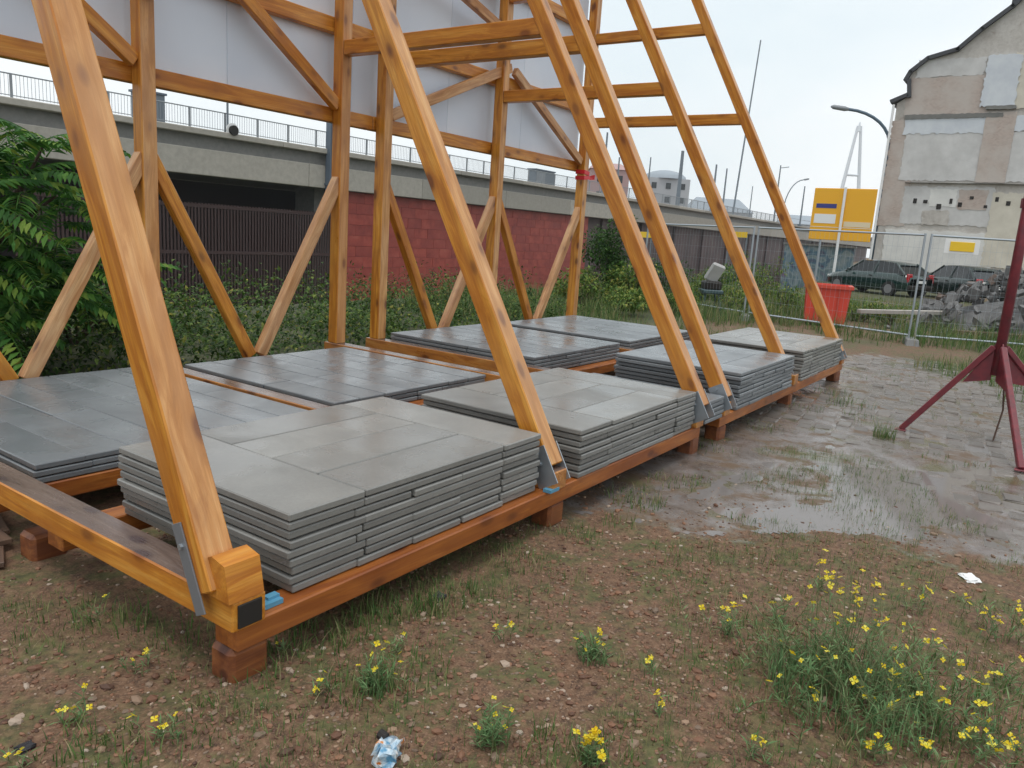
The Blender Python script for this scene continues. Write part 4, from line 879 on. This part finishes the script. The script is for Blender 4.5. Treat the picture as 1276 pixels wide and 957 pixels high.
def at(px, D_): P = wd((px, 330), D_); return (P.x, P.y, float(gz(P.x, P.y)))
shrub(at(765, 19.5), (.95, 1.1, 2.25), 2600, .11, .07, M_LEAFD, 'tall dark green shrub right of the red block wall', 9)
shrub(at(793, 18.5), (.9, .9, 1.25), 1600, .10, .06, M_LEAFM, 'bright green shrub behind the third raking brace', 7)
shrub(at(735, 17), (.8, .8, .9), 1300, .10, .055, M_LEAFM, 'low green shrub at the foot of the end post', 6)
shrub(at(828, 21), (.8, .9, 1.3), 1200, .1, .055, M_LEAFD, 'dark shrub behind the fourth raking brace', 6)
shrub(at(860, 20), (.8, .8, .7), 900, .09, .05, M_LEAFM, 'low weedy shrub left of the pale machine', 6)
shrub(at(915, 20), (.9, .9, .85), 1000, .09, .04, M_LEAFM, 'weedy shrub right of the pale machine', 7)
shrub(at(950, 22), (1.0, .9, 1.5), 1100, .09, .04, M_LEAFM, 'tall yellowish weed shrub between the last two braces', 9)
shrub(at(985, 19.5), (.8, .8, .8), 800, .09, .04, M_LEAFM, 'green weed shrub left of the red bin', 6)
shrub(at(1078, 18.5), (.9, .9, .75), 900, .08, .035, M_LEAFM, 'yellow green weed shrub right of the red bin', 7)
shrub(at(1125, 18.2), (.9, .9, .5), 700, .08, .03, M_LEAFM, 'low green weeds behind the fence joint', 7)
shrub(at(880, 23), (1.0, 1.0, 1.0), 1200, .1, .05, M_LEAFM, 'leafy weeds behind the pale machine', 8)
shrub(at(845, 17.5), (.8, .8, .6), 900, .09, .05, M_LEAFM, 'low bright weeds left of the fifth brace', 6)
shrub(at(935, 18), (.8, .8, .6), 900, .09, .04, M_LEAFM, 'low bright weeds right of the fifth brace', 6)
shrub(at(1155, 19), (1.0, 1.0, .55), 800, .08, .03, M_LEAFM, 'low green weeds left of the rubble heap', 7)
shrub(at(770, 16.5), (1.2, 1.2, .55), 1300, .09, .05, M_LEAFM, 'low weeds in front of the tall dark shrub', 7)
shrub(at(905, 28), (1.8, 1.8, 1.9), 1500, .14, .08, M_LEAFD, 'dark bush in the distance between the braces', 8)
shrub((2.9, 7.2, float(gz(2.9, 7.2))), (1.0, .8, .75), 1100, .09, .06, M_LEAFD, 'dark green bush behind the second post', 7)
shrub((3.9, 7.6, float(gz(3.9, 7.6))), (1.0, .8, .6), 900, .09, .05, M_LEAFM, 'light green bush in front of the dark bar fence', 7)
# sumac with long feathered leaves at the left edge
R_ = random.Random(23)
su = thing('sumac_tree', (1.45, 6.1, 0), 'sumac tree with long feathered green leaves at the left edge', 'tree')
def frond_mesh(nm, l, seed):
    mb = MB(); rr = random.Random(seed); pts = []
    for k in range(11): q = k/10; pts.append(Vector((l*q, 0, l*(.30*q-.62*q*q))))
    mb.tube(pts, [.007*(1-.07*k) for k in range(11)], 4, False)
    for k in range(2, 22):
        q = k/22*10; i0 = min(9, int(q)); p = pts[i0].lerp(pts[i0+1], q-i0); tg = (pts[i0+1]-pts[i0]).normalized()
        for s in (-1, 1): leaf(mb, p, tg*.45+Vector((0, s, -.28+rr.uniform(-.15, .1))), l*.20*(1-.45*abs(k/22-.42)*2*.7)*rr.uniform(.85, 1.1), (.052*l+.006), fold=.12, droop=.18)
    leaf(mb, pts[-1], pts[-1]-pts[-2], l*.12, .03); return mb.mesh(nm, [M_LEAFS])
FM = [frond_mesh('frond', l, 5+i) for i, l in enumerate((.7, .85, 1.0))]
MB().tube([(1.45, 6.1, -.1), (1.42, 6.05, .8), (1.55, 6.0, 1.7)], [.06, .045, .02], 8).build('trunk', M_STEMB, su)
tips = []
for b in [(1.5, 5.75, 2.2), (2.05, 5.7, 2.1), (1.05, 5.8, 2.05), (1.8, 5.6, 1.75), (2.25, 5.8, 1.65), (1.2, 5.6, 1.6), (1.55, 5.5, 1.3), (2.05, 5.55, 1.2), (2.4, 5.8, 1.05), (1.1, 5.6, 1.1), (1.7, 5.5, .85), (2.2, 5.6, .75), (1.3, 5.5, .65), (.7, 5.8, 1.5), (.75, 5.7, .9), (1.8, 6.5, 1.9)]:
    b = Vector(b)+Vector((R_.gauss(0, .05), R_.gauss(0, .05), R_.gauss(0, .05))); o = Vector((1.44, 6.07, R_.uniform(.3, .9)))
    MB().tube([o, o.lerp(b, .6)+Vector((0, 0, .08)), b], [.03, .02, .012], 6).build('limb', M_STEMB, su); tips.append(b)
k = 0
for b in tips:
    n0 = R_.randint(7, 9); a0 = R_.uniform(0, 6)
    for j in range(n0):
        a = a0+j*2.4; M = Matrix.Translation(b+Vector((0, 0, R_.uniform(-.35, .05)))) @ Matrix.Rotation(a, 4, 'Z') @ Matrix.Rotation(R_.uniform(-.65, .35), 4, 'Y') @ Matrix.Rotation(R_.uniform(-.3, .3), 4, 'X')
        ob('frond', FM[k % 3], None, M, su); k += 1
for x, y, z, r, n, lb in ((.9, 6.9, 0, (1.6, .8, 1.7), 2600, 'dark leafy bush behind the sumac at the left edge'), (-.3, 6.2, 0, (1.2, .8, 1.4), 900, 'dark bush at the far left edge')): shrub((x, y, z), r, n, .11, .07, M_LEAFD, lb, 9)

# ------------------------------------------------------------------ litter and scraps
def crumple(nm, d, m, seed, amt=.35, cuts=3):
    rr = random.Random(seed); bm = bmesh.new(); bmesh.ops.create_cube(bm, size=1); bmesh.ops.subdivide_edges(bm, edges=list(bm.edges), cuts=cuts, use_grid_fill=True)
    for v in bm.verts:
        k = 1+amt*(rr.random()-.5); v.co = Vector((v.co.x*d[0]*k+rr.gauss(0, d[0]*.04), v.co.y*d[1]*k+rr.gauss(0, d[1]*.04), v.co.z*d[2]*(1+amt*rr.uniform(-1, 1))))
    me = bpy.data.meshes.new(nm); bm.to_mesh(me); bm.free(); me.materials.append(m); return me
g = gp(483, 945); t_ = thing('crushed_can', g, 'crushed blue and silver can lying in the gravel at bottom', 'can')
M_CAN = mat('printed_can', rough=.3, metal=.3); t = NT(M_CAN); n_ = t.noise(t.coord((1, 1, 1), False), 28, 2, .5); t.base(t.ramp(n_, [(.36, (.10, .28, .45)), (.5, (.55, .65, .72)), (.6, (.72, .74, .76)), (.66, (.60, .22, .05))]))
RM = Matrix.Translation((g[0], g[1], g[2]+.02)) @ Euler((.1, .15, .5)).to_matrix().to_4x4()
ob('body', crumple('body', (.10, .065, .045), M_CAN, 3, .5), None, RM, t_); MB().tube([(.05, 0, .0), (.056, 0, 0)], .026, 12).build('end_cap', M_STEEL, t_, RM); MB().tube([(.04, .02, .02), (.05, .045, .025)], .016, 8).build('opening', M_DARK, t_, RM)
g = gp(547, 747); tag(ob('dark_stone', crumple('dark_stone', (.05, .04, .03), mat('dark_stone_grey', (.03, .03, .035), .7), 5, .4, 2), None, Matrix.Translation((g[0], g[1], g[2]+.008))), 'small dark stone in front of the near sill', 'stone')
g = gp(1208, 722); tag(ob('paper_scrap', crumple('paper_scrap', (.085, .06, .014), M_WHITE, 8, .6), None, Matrix.Translation((g[0], g[1], g[2]+.008)) @ Matrix.Rotation(.5, 4, 'Z')), 'crumpled white paper scrap on the mud at right', 'paper scrap')
g = gp(32, 936); tag(ob('dark_stone', crumple('dark_stone', (.045, .03, .018), mat('black_stone', (.02, .02, .025), .6), 9, .4, 2), None, Matrix.Translation((g[0], g[1], g[2]+.006))), 'small black stone at the lower left corner', 'stone')
for k, (px, py, l, a, lb) in enumerate(((12, 668, .5, 1.5, 'topmost old plank end by the cross beam at left edge'), (25, 688, .42, 1.2, 'lower old plank lying at the left edge'), (20, 650, .45, 1.35, 'old plank half under the cross beam at left'))):
    g = gp(px, py); M = Matrix.Translation((g[0]-.1, g[1]+.05, g[2]+.02+.03*(k == 0))) @ Matrix.Rotation(a, 4, 'Z'); tag(ob('loose_plank', bevel_box('loose_plank', (l, .1, .025), .003, M_OLDW), None, M), lb, 'plank')

# ------------------------------------------------------------------ damp air
mb = MB().box2((-60, -60, -7.5), (560, 260, 80))
M_HAZE = bpy.data.materials.new('damp_air'); M_HAZE.use_nodes = True; nt = M_HAZE.node_tree; nt.nodes.clear()
o_ = nt.nodes.new('ShaderNodeOutputMaterial'); v_ = nt.nodes.new('ShaderNodeVolumePrincipled'); v_.inputs['Color'].default_value = (.93, .97, 1, 1); v_.inputs['Density'].default_value = .0004; v_.inputs['Anisotropy'].default_value = .2
nt.links.new(v_.outputs[0], o_.inputs['Volume']); tag(mb.build('haze', M_HAZE), kind='stuff')
